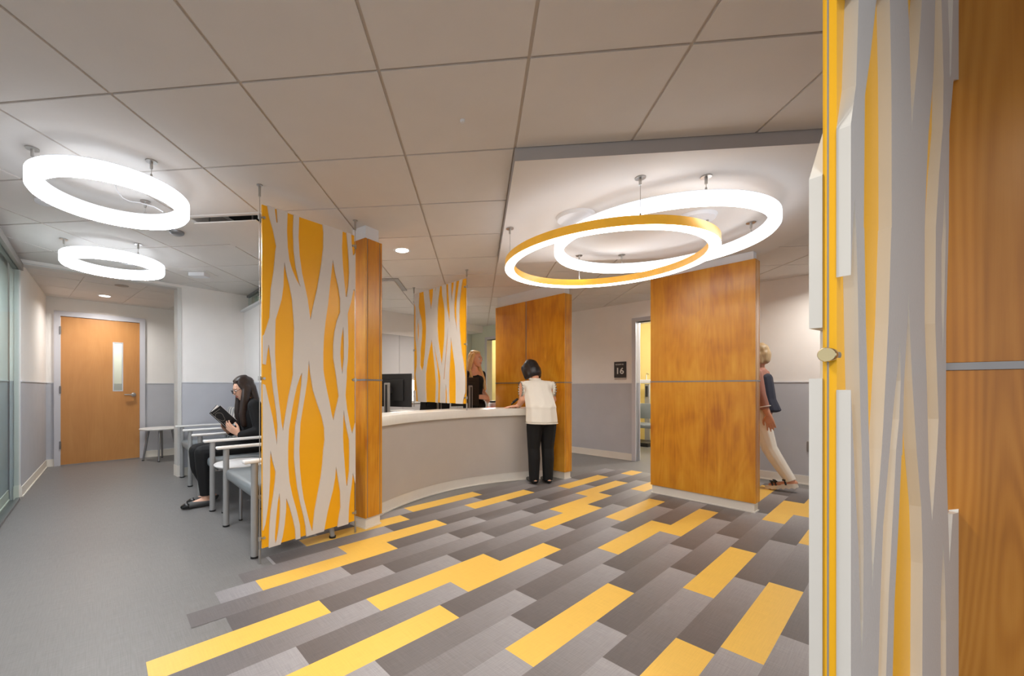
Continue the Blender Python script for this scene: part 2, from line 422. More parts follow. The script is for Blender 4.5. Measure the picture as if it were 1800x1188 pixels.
# wooden door with vision panel
dr = thing('door_3', 'closed maple door with tall narrow window and lever handle in the alcove', 'door', (AC.x, AC.y, 0), atan2(DD.y, DD.x))
d = MB()
x0,x1,l0,l1,h0,h1 = .152,1.078,.745,.865,1.08,1.83
for q in ((x0,l0,.012,2.165),(l1,x1,.012,2.165),(l0,l1,.012,h0),(l0,l1,h1,2.165)): d.box(q[0],q[1],-.012,.032,q[2],q[3])
d.build('door_leaf', 'door', dr)
d = MB(); d.box(l0,l1,.006,.014,h0,h1); d.build('window_pane', 'glass', dr)
d = MB()
for a in ((l0-.004,l0+.008,h0-.006,h1+.006),(l1-.008,l1+.004,h0-.006,h1+.006)): d.box(a[0],a[1],-.016,.034,a[2],a[3])
for a in ((h0-.006,h0+.008),(h1-.008,h1+.006)): d.box(l0,l1,-.016,.034,a[0],a[1])
d.build('window_bead', 'frame', dr)
d = MB(); T2 = Matrix.Translation((1.0,-.016,1.02)) @ Matrix.Rotation(pi/2,4,'X')
d.lathe([(.0,0),(.032,0),(.032,.008),(.014,.010),(.012,.045),(0,.047)], n=20, T=T2)
d.tube([(1.0,-.058,1.02),(.96,-.062,1.02),(.88,-.062,1.02)], .011, 10)
d.build('lever_handle', 'metal', dr, True)
for k, zz in enumerate((.30,1.10,1.96)):
    d = MB(); d.box(.138,.156,-.034,-.010,zz-.055,zz+.055); d.tube([(.146,-.034,zz-.055),(.146,-.034,zz+.055)], .009, 8); d.build('hinge', 'alum', dr)
dr['kind'] = 'structure'
# wall behind the chairs, glazed at the top
T = wall_obj('wall_waiting', WC, B_, A_, [(0,2.85,0,2.2)])
base_rail('waiting', T, [(0,2.85)])
wl = MB(); wl.box(0,2.85,-.05,.13,2.2,2.225,0,T); wl.build('trim_'+str(next(TR)), 'white', kind='structure')
wg = MB(); wg.box(.02,2.85,.05,.06,2.225,CEIL-.03,0,T); ob = wg.build('window_1', 'glasst', kind='structure')
wg = MB(); wg.box(0,2.85,.035,.075,CEIL-.03,CEIL,0,T); wg.build('window_frame', 'alum', ob)
# glass sliding partition on the far left, with the wall it slides along
GP = WA + Vector((-.01,.02)); 
T = wall_obj('wall_far_left', GP + A_*-.02, B_, -A_, [(0,1.5,0,CEIL)])
base_rail('far_left', T, [(0,1.5)])
gs = thing('glass_door', 'frameless sliding glass door at the left edge of the room', 'door', (GP.x, GP.y, 0), RB)
g = MB(); g.box(.04,1.45,.05,.062,.02,2.33); g.build('glass_panel', 'glasst', gs)
g = MB(); g.box(.0,1.5,.02,.09,2.33,2.40); g.build('head_track', 'groove', gs)
g = MB(); g.box(.03,1.45,.04,.072,.0,.022); g.build('bottom_rail', 'alum', gs)

# ------------------------------------------------------------------ wood-clad partitions
def wood_block(name, label, loc, rz, w, dpt, grooves=(), wm='wood', z1=2.30, joint=1.197, inset=False, pl=.02, jt=.012, zc=CEIL):
    t = thing(name, label, 'partition', (loc[0],loc[1],0), rz)
    c = MB(); c.box(.02,w-.02,.02,dpt-.02,.02,zc-.001); c.build('core', 'white', t)
    p = MB(); p.box(.012,w-.012,.012,dpt-.012,0,.085); p.box(.004,w-.004,.004,dpt-.004,0,.012); p.build('plinth', 'base', t)
    e = [0]+list(grooves)+[w]; g = .008; th = .019
    fx = th+g if inset else 0       # corner edges belong to the side panels when inset
    for (za, zb, nm) in ((.087, joint-jt/2, 'lower_panel'), (joint+jt/2, z1, 'upper_panel')):
        for i in range(len(e)-1):
            q = MB(); q.box(e[i]+(g if i else fx), e[i+1]-(g if i < len(e)-2 else fx), 0, th, za, zb, bev=.0015); q.build(nm, wm, t)
        q = MB(); q.box(e[0]+fx,e[-1]-fx,dpt-th,dpt,za,zb,bev=.0015); q.build(nm, wm, t)
        ys = 0 if inset else th+g
        for xa, xb in ((w-th,w),(0,th)):
            q = MB(); q.box(xa,xb,ys,dpt-ys,za,zb,bev=.0015); q.build('side_panel', wm, t)
    s = MB(); s.box(-.003,w+.003,-.003,dpt+.003,joint-jt/2,joint+jt/2); s.build('joint_strip', 'alum', t)
    r = MB(); r.box(.004,w-.004,.004,dpt-.004,.088,z1-.001); r.build('reveal', 'groove', t)
    return t
wood_block('wood_partition', 'wide honey-stained wood partition standing alone at the right of the lobby', (2.338,4.337), atan2(-.725,.555), .913, .13, zc=CEIL-.07)
wood_block('wood_partition', 'wood-clad partition at the end of the reception counter beside the standing customer', (.90,5.90), atan2(-.806,.592), 1.19, .145, grooves=(.575,))
wood_block('wood_partition', 'slim square wood-clad column between the yellow screen and the reception counter', (-.551,3.204), atan2(.78,.626), .182, .20, z1=2.335, inset=True)
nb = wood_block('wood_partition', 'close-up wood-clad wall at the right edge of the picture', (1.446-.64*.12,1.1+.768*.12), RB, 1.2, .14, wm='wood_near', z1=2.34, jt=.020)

# ------------------------------------------------------------------ decorative screens
HOLES = [[[(-.005,2.335),(.04,2.335),(.054,2.259),(.082,2.171),(.102,2.074),(.096,2.035),(.085,1.913),(.065,1.781),(.057,1.597),(.022,1.482),(-.005,1.453)],[(.087,2.345),(.105,2.346),(.111,2.234),(.102,2.231)],[(.181,2.343),(.226,2.347),(.221,2.211),(.226,2.078),(.24,1.969),(.262,1.884),(.278,1.832),(.244,1.88),(.214,1.941),(.193,2.003),(.181,2.089),(.176,2.198)],[(.266,2.348),(.448,2.347),(.459,2.267),(.457,2.16),(.441,2.037),(.408,1.854),(.375,1.72),(.352,1.614),(.343,1.669),(.33,1.759),(.312,1.836),(.287,1.934),(.268,2.055),(.26,2.177)],[(.158,1.984),(.173,1.91),(.196,1.826),(.214,1.74),(.223,1.63),(.229,1.541),(.226,1.429),(.22,1.316),(.221,1.226),(.209,1.167),(.19,1.084),(.171,.98),(.157,.899),(.147,.844),(.137,.9),(.129,.97),(.117,1.063),(.105,1.166),(.096,1.289),(.092,1.364),(.093,1.472),(.096,1.586),(.115,1.648),(.138,1.728),(.151,1.818),(.153,1.906)],[(.537,2.089),(.558,1.991),(.587,1.886),(.601,1.803),(.601,1.704),(.573,1.639),(.551,1.551),(.541,1.453),(.541,1.356),(.555,1.285),(.567,1.221),(.582,1.118),(.589,1.072),(.574,1.014),(.552,.937),(.541,.889),(.526,.939),(.507,1.029),(.485,1.118),(.464,1.219),(.456,1.268),(.455,1.387),(.461,1.506),(.475,1.627),(.495,1.75),(.509,1.872),(.523,1.983)],[(.623,2.351),(.656,2.348),(.671,2.215),(.68,2.116),(.683,2.017),(.675,1.915),(.66,1.831),(.651,1.829),(.635,1.957),(.623,2.079),(.616,2.201)],[(.698,2.348),(.759,2.359),(.759,2.212),(.725,2.165),(.716,2.163),(.705,2.249)],[(.724,1.905),(.759,1.866),(.759,1.342),(.773,1.239),(.773,.872),(.74,.861),(.71,.776),(.688,.851),(.662,.972),(.648,1.078),(.659,1.21),(.66,1.275),(.668,1.338),(.674,1.463),(.671,1.588),(.668,1.701),(.675,1.727),(.698,1.793)],[(.628,1.602),(.635,1.522),(.635,1.361),(.62,1.236),(.609,1.298),(.601,1.396),(.609,1.508)],[(.339,1.334),(.352,1.229),(.373,1.119),(.407,1.019),(.442,.93),(.464,.841),(.468,.752),(.457,.678),(.449,.578),(.435,.48),(.414,.384),(.386,.254),(.369,.116),(.363,.118),(.345,.177),(.319,.281),(.299,.358),(.283,.458),(.27,.58),(.266,.7),(.27,.796),(.275,.891),(.292,.986),(.312,1.095),(.328,1.192),(.335,1.277)],[(.287,1.242),(.283,1.155),(.27,1.059),(.253,.952),(.237,.87),(.23,.764),(.228,.657),(.237,.561),(.253,.439),(.273,.34),(.299,.237),(.315,.161),(.325,.036),(.279,.026),(.27,.184),(.247,.285),(.215,.399),(.194,.497),(.184,.616),(.184,.733),(.19,.85),(.209,.966),(.228,1.06),(.247,1.143),(.273,1.215)],[(.051,1.42),(.065,1.309),(.071,1.256),(.07,1.222),(.081,1.12),(.101,.983),(.111,.879),(.105,.753),(.097,.811),(.076,.938),(.052,1.041),(.027,1.154),(.001,1.165),(.001,1.293),(.031,1.286),(.041,1.372)],[(.062,.724),(.076,.654),(.097,.577),(.093,.515),(.081,.425),(.064,.327),(.056,.238),(.05,.037),(-.004,.053),(-.004,.215),(.013,.21),(.027,.246),(.041,.332),(.052,.431),(.059,.543),(.059,.656)],[(.123,.435),(.129,.37),(.127,.278),(.117,.188),(.105,.123),(.094,.101),(.091,.15),(.099,.262),(.111,.374)],[(.171,.39),(.196,.32),(.221,.232),(.237,.157),(.244,.036),(.127,.036),(.129,.081),(.145,.135),(.159,.212),(.169,.303)],[(.564,.549),(.582,.456),(.602,.348),(.605,.23),(.589,.156),(.571,.043),(.458,.049),(.461,.086),(.471,.133),(.49,.218),(.514,.301),(.537,.374),(.555,.46)],[(.633,.966),(.643,.893),(.662,.813),(.683,.731),(.686,.625),(.683,.492),(.664,.383),(.656,.384),(.64,.551),(.631,.658),(.625,.763),(.628,.894)],[(.715,.476),(.745,.375),(.773,.37),(.773,.017),(.672,.03),(.675,.089),(.678,.201),(.691,.304),(.707,.395)]],[[(-.017,2.275),(.013,2.26),(.044,2.175),(.047,2.025),(.044,1.776),(.07,1.624),(.078,1.524),(.073,1.413),(.047,1.308),(.08,1.138),(.102,.938),(.058,.937),(.044,1.096),(-0,1.096),(-.017,1.529)],[(.047,2.369),(.064,2.371),(.061,2.312),(.051,2.309)],[(.124,2.37),(.219,2.371),(.236,2.242),(.252,2.143),(.268,1.995),(.276,1.85),(.265,1.706),(.249,1.562),(.223,1.43),(.232,1.427),(.187,1.342),(.144,1.42),(.15,1.52),(.154,1.618),(.179,1.763),(.187,1.889),(.17,2.008),(.137,2.092),(.112,2.174),(.12,2.272)],[(.098,2.023),(.117,1.936),(.12,1.818),(.107,1.71),(.092,1.771),(.087,1.92)],[(.327,2.365),(.42,2.366),(.412,2.259),(.394,2.168),(.375,2.1),(.36,2.173),(.339,2.272)],[(.467,2.357),(.485,2.353),(.467,2.308),(.455,2.315)],[(.552,2.368),(.585,2.366),(.595,2.236),(.624,2.13),(.638,2.055),(.641,1.927),(.638,1.764),(.624,1.629),(.602,1.493),(.585,1.398),(.571,1.449),(.544,1.571),(.515,1.703),(.5,1.871),(.503,2.057),(.515,2.194)],[(.667,2.368),(.704,2.369),(.709,2.251),(.723,2.114),(.732,2.005),(.734,1.889),(.716,1.954),(.688,2.048),(.674,2.167)],[(.757,2.367),(.811,2.369),(.798,2.279),(.777,2.194),(.771,2.12),(.764,2.196)],[(.851,2.374),(.908,2.371),(.884,2.262),(.862,2.153),(.851,2.023),(.854,1.917),(.864,1.767),(.845,1.848),(.818,1.957),(.811,2.082),(.825,2.203),(.838,2.289)],[(.955,2.369),(1.031,2.37),(1.031,1.394),(1.032,1.391),(1.032,1.211),(1.005,1.211),(.97,1.412),(.968,1.429),(.943,1.517),(.923,1.648),(.904,1.824),(.901,1.998),(.91,2.127),(.93,2.253)],[(.393,1.731),(.416,1.579),(.448,1.397),(.474,1.198),(.464,.91),(.283,.903),(.266,1.138),(.266,1.302),(.3,1.465),(.35,1.624)],[(.439,1.667),(.48,1.535),(.528,1.374),(.559,1.256),(.553,1.099),(.55,.913),(.509,.911),(.518,1.178),(.496,1.376),(.458,1.536)],[(.754,1.726),(.789,1.553),(.826,1.382),(.84,1.195),(.84,.914),(.725,.91),(.719,1.138),(.725,1.329),(.743,1.518)],[(.704,1.845),(.69,1.636),(.66,1.427),(.636,1.225),(.623,1.235),(.648,1.428),(.678,1.676)],[(1.032,1.12),(1,1.084),(.965,.992),(.951,.9),(1.032,.904)],[(.666,1.177),(.681,1.081),(.684,.908),(.654,.907),(.654,1.081)]],[[(-.116,1.755),(.042,1.833),(.037,1.811),(.024,1.66),(-.001,1.586),(-.017,1.514),(-.072,1.492),(-.116,1.471)],[(-.116,1.238),(.005,1.248),(.005,1.157),(-.116,1.155)],[(.143,1.884),(.135,1.858),(.099,1.737),(.07,1.657),(.067,1.537),(.064,1.422),(.067,1.422),(.075,1.253),(.085,1.151),(.094,1.017),(.097,.993),(.104,.888),(.111,.772),(.118,.816),(.141,.917),(.167,1.022),(.178,1.079),(.209,1.264),(.228,1.454),(.231,1.455),(.23,1.639),(.228,1.752),(.218,1.898),(.216,1.92)],[(.016,1.461),(.008,1.411),(-0,1.344),(-.013,1.246),(-.004,1.15),(.013,1.024),(.019,.968),(.036,.867),(.046,.732),(.053,.664),(.06,.728),(.063,.861),(.053,1.03),(.047,1.084),(.037,1.217),(.032,1.316),(.024,1.414)],[(.344,1.983),(.348,1.961),(.359,1.888),(.368,1.785),(.377,1.69),(.389,1.748),(.429,1.872),(.462,2.016),(.47,2.046)],[(.591,2.106),(.587,2.076),(.578,1.957),(.568,1.884),(.522,1.732),(.505,1.637),(.487,1.506),(.487,1.506),(.487,1.286),(.505,1.154),(.522,.981),(.525,.927),(.556,.821),(.58,.897),(.605,.987),(.621,1.061),(.607,1.155),(.587,1.294),(.593,1.527),(.593,1.527),(.627,1.67),(.667,1.797),(.674,1.924),(.651,2.107),(.647,2.134)],[(.717,2.168),(.721,2.141),(.739,2.049),(.743,1.946),(.757,1.962),(.784,2.171),(.794,2.207)],[(.688,1.662),(.667,1.542),(.651,1.491),(.651,1.347),(.667,1.233),(.682,1.35),(.695,1.498),(.699,1.548)],[(.351,1.349),(.344,1.275),(.318,1.153),(.305,.999),(.301,1.011),(.277,.858),(.25,.71),(.237,.567),(.237,.525),(.461,.438),(.465,.485),(.47,.738),(.456,.87),(.416,1.002),(.381,1.153),(.36,1.276)],[(.287,1.239),(.27,1.172),(.247,1.114),(.215,1.007),(.218,1.018),(.176,.876),(.158,.735),(.146,.6),(.144,.561),(.187,.544),(.194,.583),(.212,.739),(.231,.847),(.261,1.014),(.282,1.074),(.294,1.153)],[(.723,.815),(.741,.683),(.779,.802),(.851,.795),(.851,.811)],[(.67,.756),(.643,.605),(.643,.368),(.701,.345),(.701,.54),(.687,.666)],[(.832,1.978),(.789,1.961),(.739,1.81),(.732,1.554),(.703,1.303),(.699,.966),(.701,.98),(.723,.818),(.851,.798),(.939,.993),(.939,1.596),(.939,2.019)]]]
def fretwork(name, w0, w1, z0, z1, holes, y0, y1, mats, parent, wall_mat=1):
    """slab between y0 and y1 (x 0..w) with the holes cut out"""
    vs_, fs = [], []
    outer = [(w0,z0),(w1,z0),(w1,z1),(w0,z1)]
    loops = [outer] + holes
    for lp in loops:
        n = len(vs_); vs_ += [Vector(p) for p in lp]; fs.append(list(range(n, n+len(lp))))
    V, E, F, *_ = delaunay_2d_cdt(vs_, [], fs, 0, 1e-5)
    def inside(p, poly):
        c = False; j = len(poly)-1
        for i in range(len(poly)):
            a, b = poly[i], poly[j]
            if (a[1] > p[1]) != (b[1] > p[1]) and p[0] < (b[0]-a[0])*(p[1]-a[1])/(b[1]-a[1])+a[0]: c = not c
            j = i
        return c
    keep = []
    for f in F:
        c = (sum(V[i].x for i in f)/len(f), sum(V[i].y for i in f)/len(f))
        if w0 < c[0] < w1 and z0 < c[1] < z1 and not any(inside(c, h) for h in holes): keep.append(tuple(f))
    mb = MB(); n = len(V)
    mb.v = [(p.x,y0,p.y) for p in V] + [(p.x,y1,p.y) for p in V]
    mb.f = list(keep) + [tuple(i+n for i in f[::-1]) for f in keep]; mb.mi = [0]*(2*len(keep))
    cnt = {}
    for f in keep:
        for i in range(len(f)):
            a, b = f[i], f[(i+1) % len(f)]; k = (min(a,b),max(a,b)); cnt.setdefault(k, []).append((a,b))
    for k, l in cnt.items():
        if len(l) == 1:
            a, b = l[0]; mb.f.append((a,b,b+n,a+n)); mb.mi.append(wall_mat)
    used = sorted({i for f in mb.f for i in f}); rm = {o: i for i, o in enumerate(used)}
    mb.v = [mb.v[i] for i in used]; mb.f = [tuple(rm[i] for i in f) for f in mb.f]
    return mb.build(name, mats, parent)
def screen_hardware(t, xs, ztop, zfloor, zs, yc=0, foot=.09, th=.012, cap='metal'):
    for x in xs:
        q = MB(); q.tube([(x,yc,zfloor+foot),(x,yc,ztop)], .0022, 6); q.build('cable', 'metal', t)
        q = MB(); q.tube([(x,yc,zfloor),(x,yc,zfloor+foot)], .008, 10); q.build('foot_post', 'metal', t, True)
        q = MB(); q.tube([(x,yc,ztop-.075),(x,yc,ztop-.006)], .008, 10); q.lathe([(0,-.006),(.018,-.006),(.018,0),(0,0)], (x,yc,ztop), 16); q.build('ceiling_anchor', 'metal', t, True)
        for z in zs:
            q = MB(); s = 1 if x < .3 else -1
            q.tube([(x,yc,z-.014),(x,yc,z+.014)], .010, 12); q.tube([(x,yc,z),(x+s*.03,yc,z)], .006, 8)
            q.tube([(x+s*.026,yc-th,z),(x+s*.026,yc+th,z)], .009, 12); q.build('clamp', cap, t, True)
# screen beside the waiting chairs
d1 = atan2(.545,.5)
s1 = thing('decorative_screen', 'tall floor-standing yellow screen with pale branching strips beside the waiting chairs', 'screen', (-1.121,2.589,0), d1)
q = MB(); q.box(.010,.735,.003,.015,.094,2.323); q.build('yellow_panel', 'yellow', s1)
fretwork('branch_pattern', .013,.741,.088,2.326, HOLES[0], -.006, .003, ['art','art'], s1)
screen_hardware(s1, (-.004,.748), CEIL, 0, (.16,1.196,2.24), yc=.008)
# screen over the counter
d2 = atan2(-.79,.621)
s2_ = thing('decorative_screen', 'yellow screen with pale branching strips hanging above the reception counter', 'screen', (-.271,5.26,0), d2)
q = MB(); q.box(.008,.999,.003,.015,.953,2.352); q.build('yellow_panel', 'yellow', s2_)
fretwork('branch_pattern', .004,.999,.950,2.354, HOLES[1], -.006, .003, ['art','art'], s2_)
screen_hardware(s2_, (-.006,1.012), CEIL, .88, (1.02,1.62,2.26), yc=.008, foot=.08)
# screen close to the camera, strips on both faces of a yellow core
d3 = radians(30)
s3 = thing('decorative_screen', 'thick screen of frosted grey and yellow layers close at the right edge', 'screen', (.69,.70,0), d3)
q = MB(); q.box(0,.722,-.009,.009,.09,2.33); q.build('yellow_core', 'yellownear', s3)
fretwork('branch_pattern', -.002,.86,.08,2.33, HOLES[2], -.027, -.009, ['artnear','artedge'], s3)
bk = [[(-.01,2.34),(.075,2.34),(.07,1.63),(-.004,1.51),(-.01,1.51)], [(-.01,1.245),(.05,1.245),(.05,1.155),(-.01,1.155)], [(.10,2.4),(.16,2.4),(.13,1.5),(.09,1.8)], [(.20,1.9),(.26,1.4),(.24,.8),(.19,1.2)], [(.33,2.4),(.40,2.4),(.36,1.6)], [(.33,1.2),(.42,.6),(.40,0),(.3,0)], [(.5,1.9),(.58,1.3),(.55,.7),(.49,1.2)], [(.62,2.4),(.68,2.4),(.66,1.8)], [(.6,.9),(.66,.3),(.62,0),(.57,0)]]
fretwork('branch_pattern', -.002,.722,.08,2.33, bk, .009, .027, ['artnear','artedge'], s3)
for x in (-.008,.735):
    q = MB(); q.tube([(x,0,.09),(x,0,CEIL)], .0013, 6); q.build('cable', 'groove', s3)
    q = MB(); q.tube([(x,0,0),(x,0,.09)], .008, 10); q.build('foot_post', 'metal', s3, True)
    q = MB(); q.tube([(x,0,CEIL-.07),(x,0,CEIL-.001)], .008, 10); q.build('ceiling_anchor', 'metal', s3, True)
    for zz in (.17,1.196,2.24):
        sg = -1 if x < 0 else 1
        q = MB(); TT = Matrix.Translation((x,0,zz)) @ Matrix.Rotation(-pi/2*-sg if sg < 0 else pi/2, 4, 'Y')
        TT = Matrix.Translation((x,0,zz)) @ Matrix.Rotation(sg*pi/2, 4, 'Y')
        q.lathe([(0,-.006),(.0105,-.006),(.0125,-.004),(.0125,.006),(.0115,.0075),(0,.0075)], n=28, T=TT)
        q.build('clamp_cap', 'gold', s3, True)
        q = MB(); q.lathe([(0,-.034),(.008,-.034),(.008,-.028),(.0105,-.026),(.0105,-.006),(0,-.006)], n=20, T=TT); q.build('clamp_body', 'alum', s3, True)

# ------------------------------------------------------------------ reception counter (part of a circle)
CC = Vector((1.858, 2.456)); R0 = 2.592
CLOC = Vector((.2, 4.42))
def arc_slab(mb, r0, r1, a0, a1, z0, z1, mi=0, n=48, bev=0):
    base = len(mb.v)
    sec = [(r0,z0),(r1,z0),(r1,z1),(r0,z1)] if not bev else [(r0,z0+bev),(r0+bev,z0),(r1,z0),(r1,z1),(r0+bev,z1),(r0+bev*.3,z1-bev*.3),(r0,z1-bev)]
    m = len(sec)
    for k in range(n+1):
        a = radians(a0+(a1-a0)*k/n)
        for r, z in sec: mb.v.append((CC.x+r*cos(a)-CLOC.x, CC.y+r*sin(a)-CLOC.y, z))
    for k in range(n):
        for j in range(m): mb.f.append((base+k*m+j, base+k*m+(j+1)%m, base+(k+1)*m+(j+1)%m, base+(k+1)*m+j)); mb.mi.append(mi)
    mb.f += [tuple(base+j for j in range(m))[::-1], tuple(base+n*m+j for j in range(m))]; mb.mi += [mi,mi]
rc = thing('reception_counter', 'long curved reception counter with thick white top and taupe front', 'counter', (CLOC.x, CLOC.y, 0))
AA, AB = 156.0, 99.6
q = MB(); arc_slab(q, R0, R0+.03, AA, AB, 0, .103); arc_slab(q, R0-.012, R0, AA, AB, 0, .010); q.build('kick_base', 'base', rc, True)
q = MB(); arc_slab(q, R0-.004, R0+.04, AA, AB, .104, .792); q.build('front_panel', 'lam', rc, True)
q = MB(); arc_slab(q, R0-.038, R0+.27, AA, AB, .792, .882, bev=.004); q.build('counter_top', 'solid', rc, True)
q = MB(); arc_slab(q, R0+.045, R0+.78, 148, 103, .715, .745); q.build('desk_top', 'cab', rc, True)
for a in (147, 128, 104):
    q = MB(); arc_slab(q, R0+.05, R0+.74, a+.4, a-.4, 0, .715, n=2); q.build('support_panel', 'cab', rc)

# ------------------------------------------------------------------ office cabinets
RO = atan2(OD.y, OD.x)
# local frame: x along the wall, y towards the room (left of OD is towards the camera side)
def off_T(t, back=0): p = OP + OD*t - ON*back; return (p.x, p.y, 0)
so = MB(); TT = Matrix(((OD.x,ON.x,0,OP.x),(OD.y,ON.y,0,OP.y),(0,0,1,0),(0,0,0,1)))
so.box(.0,1.0,.0,.335,2.31,CEIL-.001,0,TT); so.box(1.0,4.4,0,.335,2.052,CEIL-.001,0,TT); so.build('trim_'+str(next(TR)), 'wall_up', kind='structure')
ubound = [1.353,1.813,2.273,2.733,3.193,3.653]
def flip(t): return thing
for i in range(5):
    p = OP + OD*ubound[i]
    nm = ['behind the middle of the hanging yellow screen','half hidden by the left edge of the hanging yellow screen','directly above the black monitor left of the hanging screen','mostly hidden by the slim wood column','at the far left end behind the slim wood column'][i]
    c = thing('wall_cabinet', 'grey wall cabinet '+nm, 'cabinet', (p.x,p.y,1.285), RO, 'upper wall cabinets in the office')
    sgn = 1 if (Vector((-OD.y, OD.x)).dot(ON) > 0) else -1
    y0, y1 = sorted((.018*sgn, .33*sgn))
    q = MB(); q.box(.001,.459,y0,y1,0,.766); q.build('carcass', 'cab', c)
    y0, y1 = sorted((0, .017*sgn))
    d_ = MB(); d_.box(.003,.457,y0,y1,.002,.764); d_o = d_.build('cabinet_door', 'cab', c)
    hx = .41 if i % 2 == 0 else .05
    if i == 3: hx = .41
    h_ = MB(); h_.tube([(hx,0,.06),(hx,-.028*sgn,.06),(hx,-.028*sgn,.17),(hx,0,.17)], .005, 8); h_.build('handle', 'metal', d_o, True)
p = OP + OD*.6
bc = thing('base_cabinet', 'long low grey base cabinet with white worktop along the office back wall', 'cabinet', (p.x,p.y,0), RO)
sg = 1 if (Vector((-OD.y, OD.x)).dot(ON) > 0) else -1
def sb(mb, x0, x1, y0, y1, z0, z1):
    a, b = sorted((y0*sg, y1*sg)); mb.box(x0,x1,a,b,z0,z1)
q = MB(); sb(q,0,3.6,-.24,.325,.0,.86); q.build('carcass', 'cab', bc)
q = MB(); sb(q,-.02,3.62,-.27,.33,.861,.90); q.build('worktop', 'solid', bc)
for k in range(8):
    q = MB(); sb(q,.005+k*.45,.445+k*.45,-.258,-.241,.1,.85); dd_ = q.build('cabinet_door', 'cab', bc)
q = MB(); sb(q,.0,3.6,.326,.334,.90,1.285); q.build('backsplash', 'solid', bc)
ul = thing('under_cabinet_light', 'thin light strip under the office wall cabinets', 'light', ((OP+OD*1.9).x,(OP+OD*1.9).y,1.262), RO)
q = MB(); sb(q,-.5,1.7,.16,.22,0,.02); q.build('housing', 'white', ul)
q = MB(); sb(q,-.48,1.68,.17,.21,-.003,.0); q.build('lens', 'lamp', ul)
la = bpy.data.lights.new('under_cabinet', 'AREA'); la.shape = 'RECTANGLE'; la.size = 2.1; la.size_y = .05; la.energy = UCAB; la.color = (.96,.97,1)
lo = bpy.data.objects.new('under_cabinet_lamp', la); COL.objects.link(lo); lo.parent = ul; lo.location = (.6,.19*sg,-.01)

# ------------------------------------------------------------------ counter-top things
def monitor(label, x, y, rz, w, h, zc, zb, tilt=0, stand='blade'):
    t = thing('computer_monitor', label, 'monitor', (x,y,zb), rz, 'monitors behind the reception counter')
    Tm = Matrix.Translation((0,0,zc-zb)) @ Matrix.Rotation(tilt, 4, 'X')
    q = MB(); q.box(-w/2,w/2,.02,.042,-h/2,h/2,0,Tm,bev=.004); q.box(-w*.32,w*.32,.0,.021,-h*.32,h*.32,0,Tm,bev=.006); q.build('screen_housing', 'black', t)
    q = MB(); q.box(-w/2+.01,w/2-.01,.042,.0425,-h/2+.01,h/2-.01,0,Tm); q.build('screen_face', 'dark', t)
    q = MB(); q.box(-.033,.033,-.075,-.045,.012,zc-zb+.08,0,bev=.008); q.build('stand_column', 'mongrey', t)
    q = MB(); q.box(-.012,.012,-.0772,-.0750,.03,zc-zb+.06); q.build('stand_groove', 'black', t)
    q = MB(); q.box(-.03,.03,-.05,.004,zc-zb-.03,zc-zb+.03); q.build('tilt_bracket', 'black', t)
    q = MB(); q.box(-.12,.12,-.13,.07,0,.013,bev=.004); q.build('stand_base', 'black', t)
    return t
ZD = .745
def X_(px, Y): return (px-763.6)/704.8*Y
monitor('black computer monitor seen from behind next to the slim wood column', X_(686,4.32), 4.32, radians(-28), .50, .355, 1.105, ZD)
monitor('black computer monitor half hidden under the hanging yellow screen', X_(768,5.45), 5.45, radians(30), .46, .33, .985, ZD, tilt=.15)
monitor('black computer monitor in front of the blonde receptionist', X_(821,5.30), 5.30, radians(40), .50, .38, 1.08, ZD)
lt = thing('letter_tray', 'white letter tray with papers beside the left monitor', 'tray', (X_(708,4.62),4.62,ZD), radians(-30))
q = MB(); q.box(-.12,.12,-.16,.16,.0,.006); q.box(-.12,.12,-.16,.16,.055,.061); q.box(-.12,.12,-.16,.16,.112,.118)
for x in (-.12,.114): q.box(x,x+.006,-.16,.16,0,.13)
q.box(-.12,.12,.154,.16,0,.13); q.build('tray_frame', 'white', lt)
q = MB(); q.box(-.105,.105,-.15,.14,.119,.126); q.box(-.105,.105,-.15,.14,.062,.075); q.build('papers', 'paper', lt)
# card reader / handset on the counter top
ph = thing('card_reader', 'dark payment terminal on the counter beside the customer hand', 'card reader', (X_(903,4.98),5.0,.882), radians(-20))
q = MB(); q.box(-.05,.05,-.05,.05,0,.008,bev=.003); q.build('stand_foot', 'black', ph)
q = MB(); q.tube([(-.03,0,.008),(-.02,0,.05),(.02,.0,.075)], .010, 10); q.build('stand_arm', 'black', ph, True)
q = MB(); q.box(-.03,.045,-.045,.045,-.012,.012,0,Matrix.Translation((.02,0,.085)) @ Matrix.Rotation(radians(-38),4,'Y'),bev=.006); q.build('terminal_body', 'black', ph)
# side table with red tray and jar at the yellow doorway
p0 = Vector((X_(867,6.35), 6.35))
cr = thing('side_cabinet', 'low grey cabinet by the bright doorway behind the counter', 'cabinet', (p0.x,p0.y,0), RB)
q = MB(); q.box(-.25,.25,-.2,.2,0,.72); q.build('carcass', 'cab', cr)
q = MB(); q.box(-.26,.26,-.21,.21,.72,.745); q.build('top', 'solid', cr)
for x0 in (-.245,.005):
    q = MB(); q.box(x0,x0+.24,-.217,-.201,.03,.70); do_ = q.build('cabinet_door', 'cab', cr)
rt = tag(MB().lathe([(0,0),(.09,0),(.11,.07),(.112,.07),(.112,.085),(.10,.085),(.085,.012),(0,.012)], n=4*8).build('tray', 'red', None, True), 'red plastic tray in front of the bright doorway', 'tray')
rt.location = (p0.x+.01,p0.y-.02,.745)
jr = thing('storage_jar', 'white jar with black lid standing in the red tray', 'jar', (p0.x-.02,p0.y-.02,.757))
q = MB(); q.lathe([(0,0),(.055,0),(.06,.01),(.06,.13),(.05,.14),(0,.14)], n=24); q.build('jar_body', 'white', jr, True)
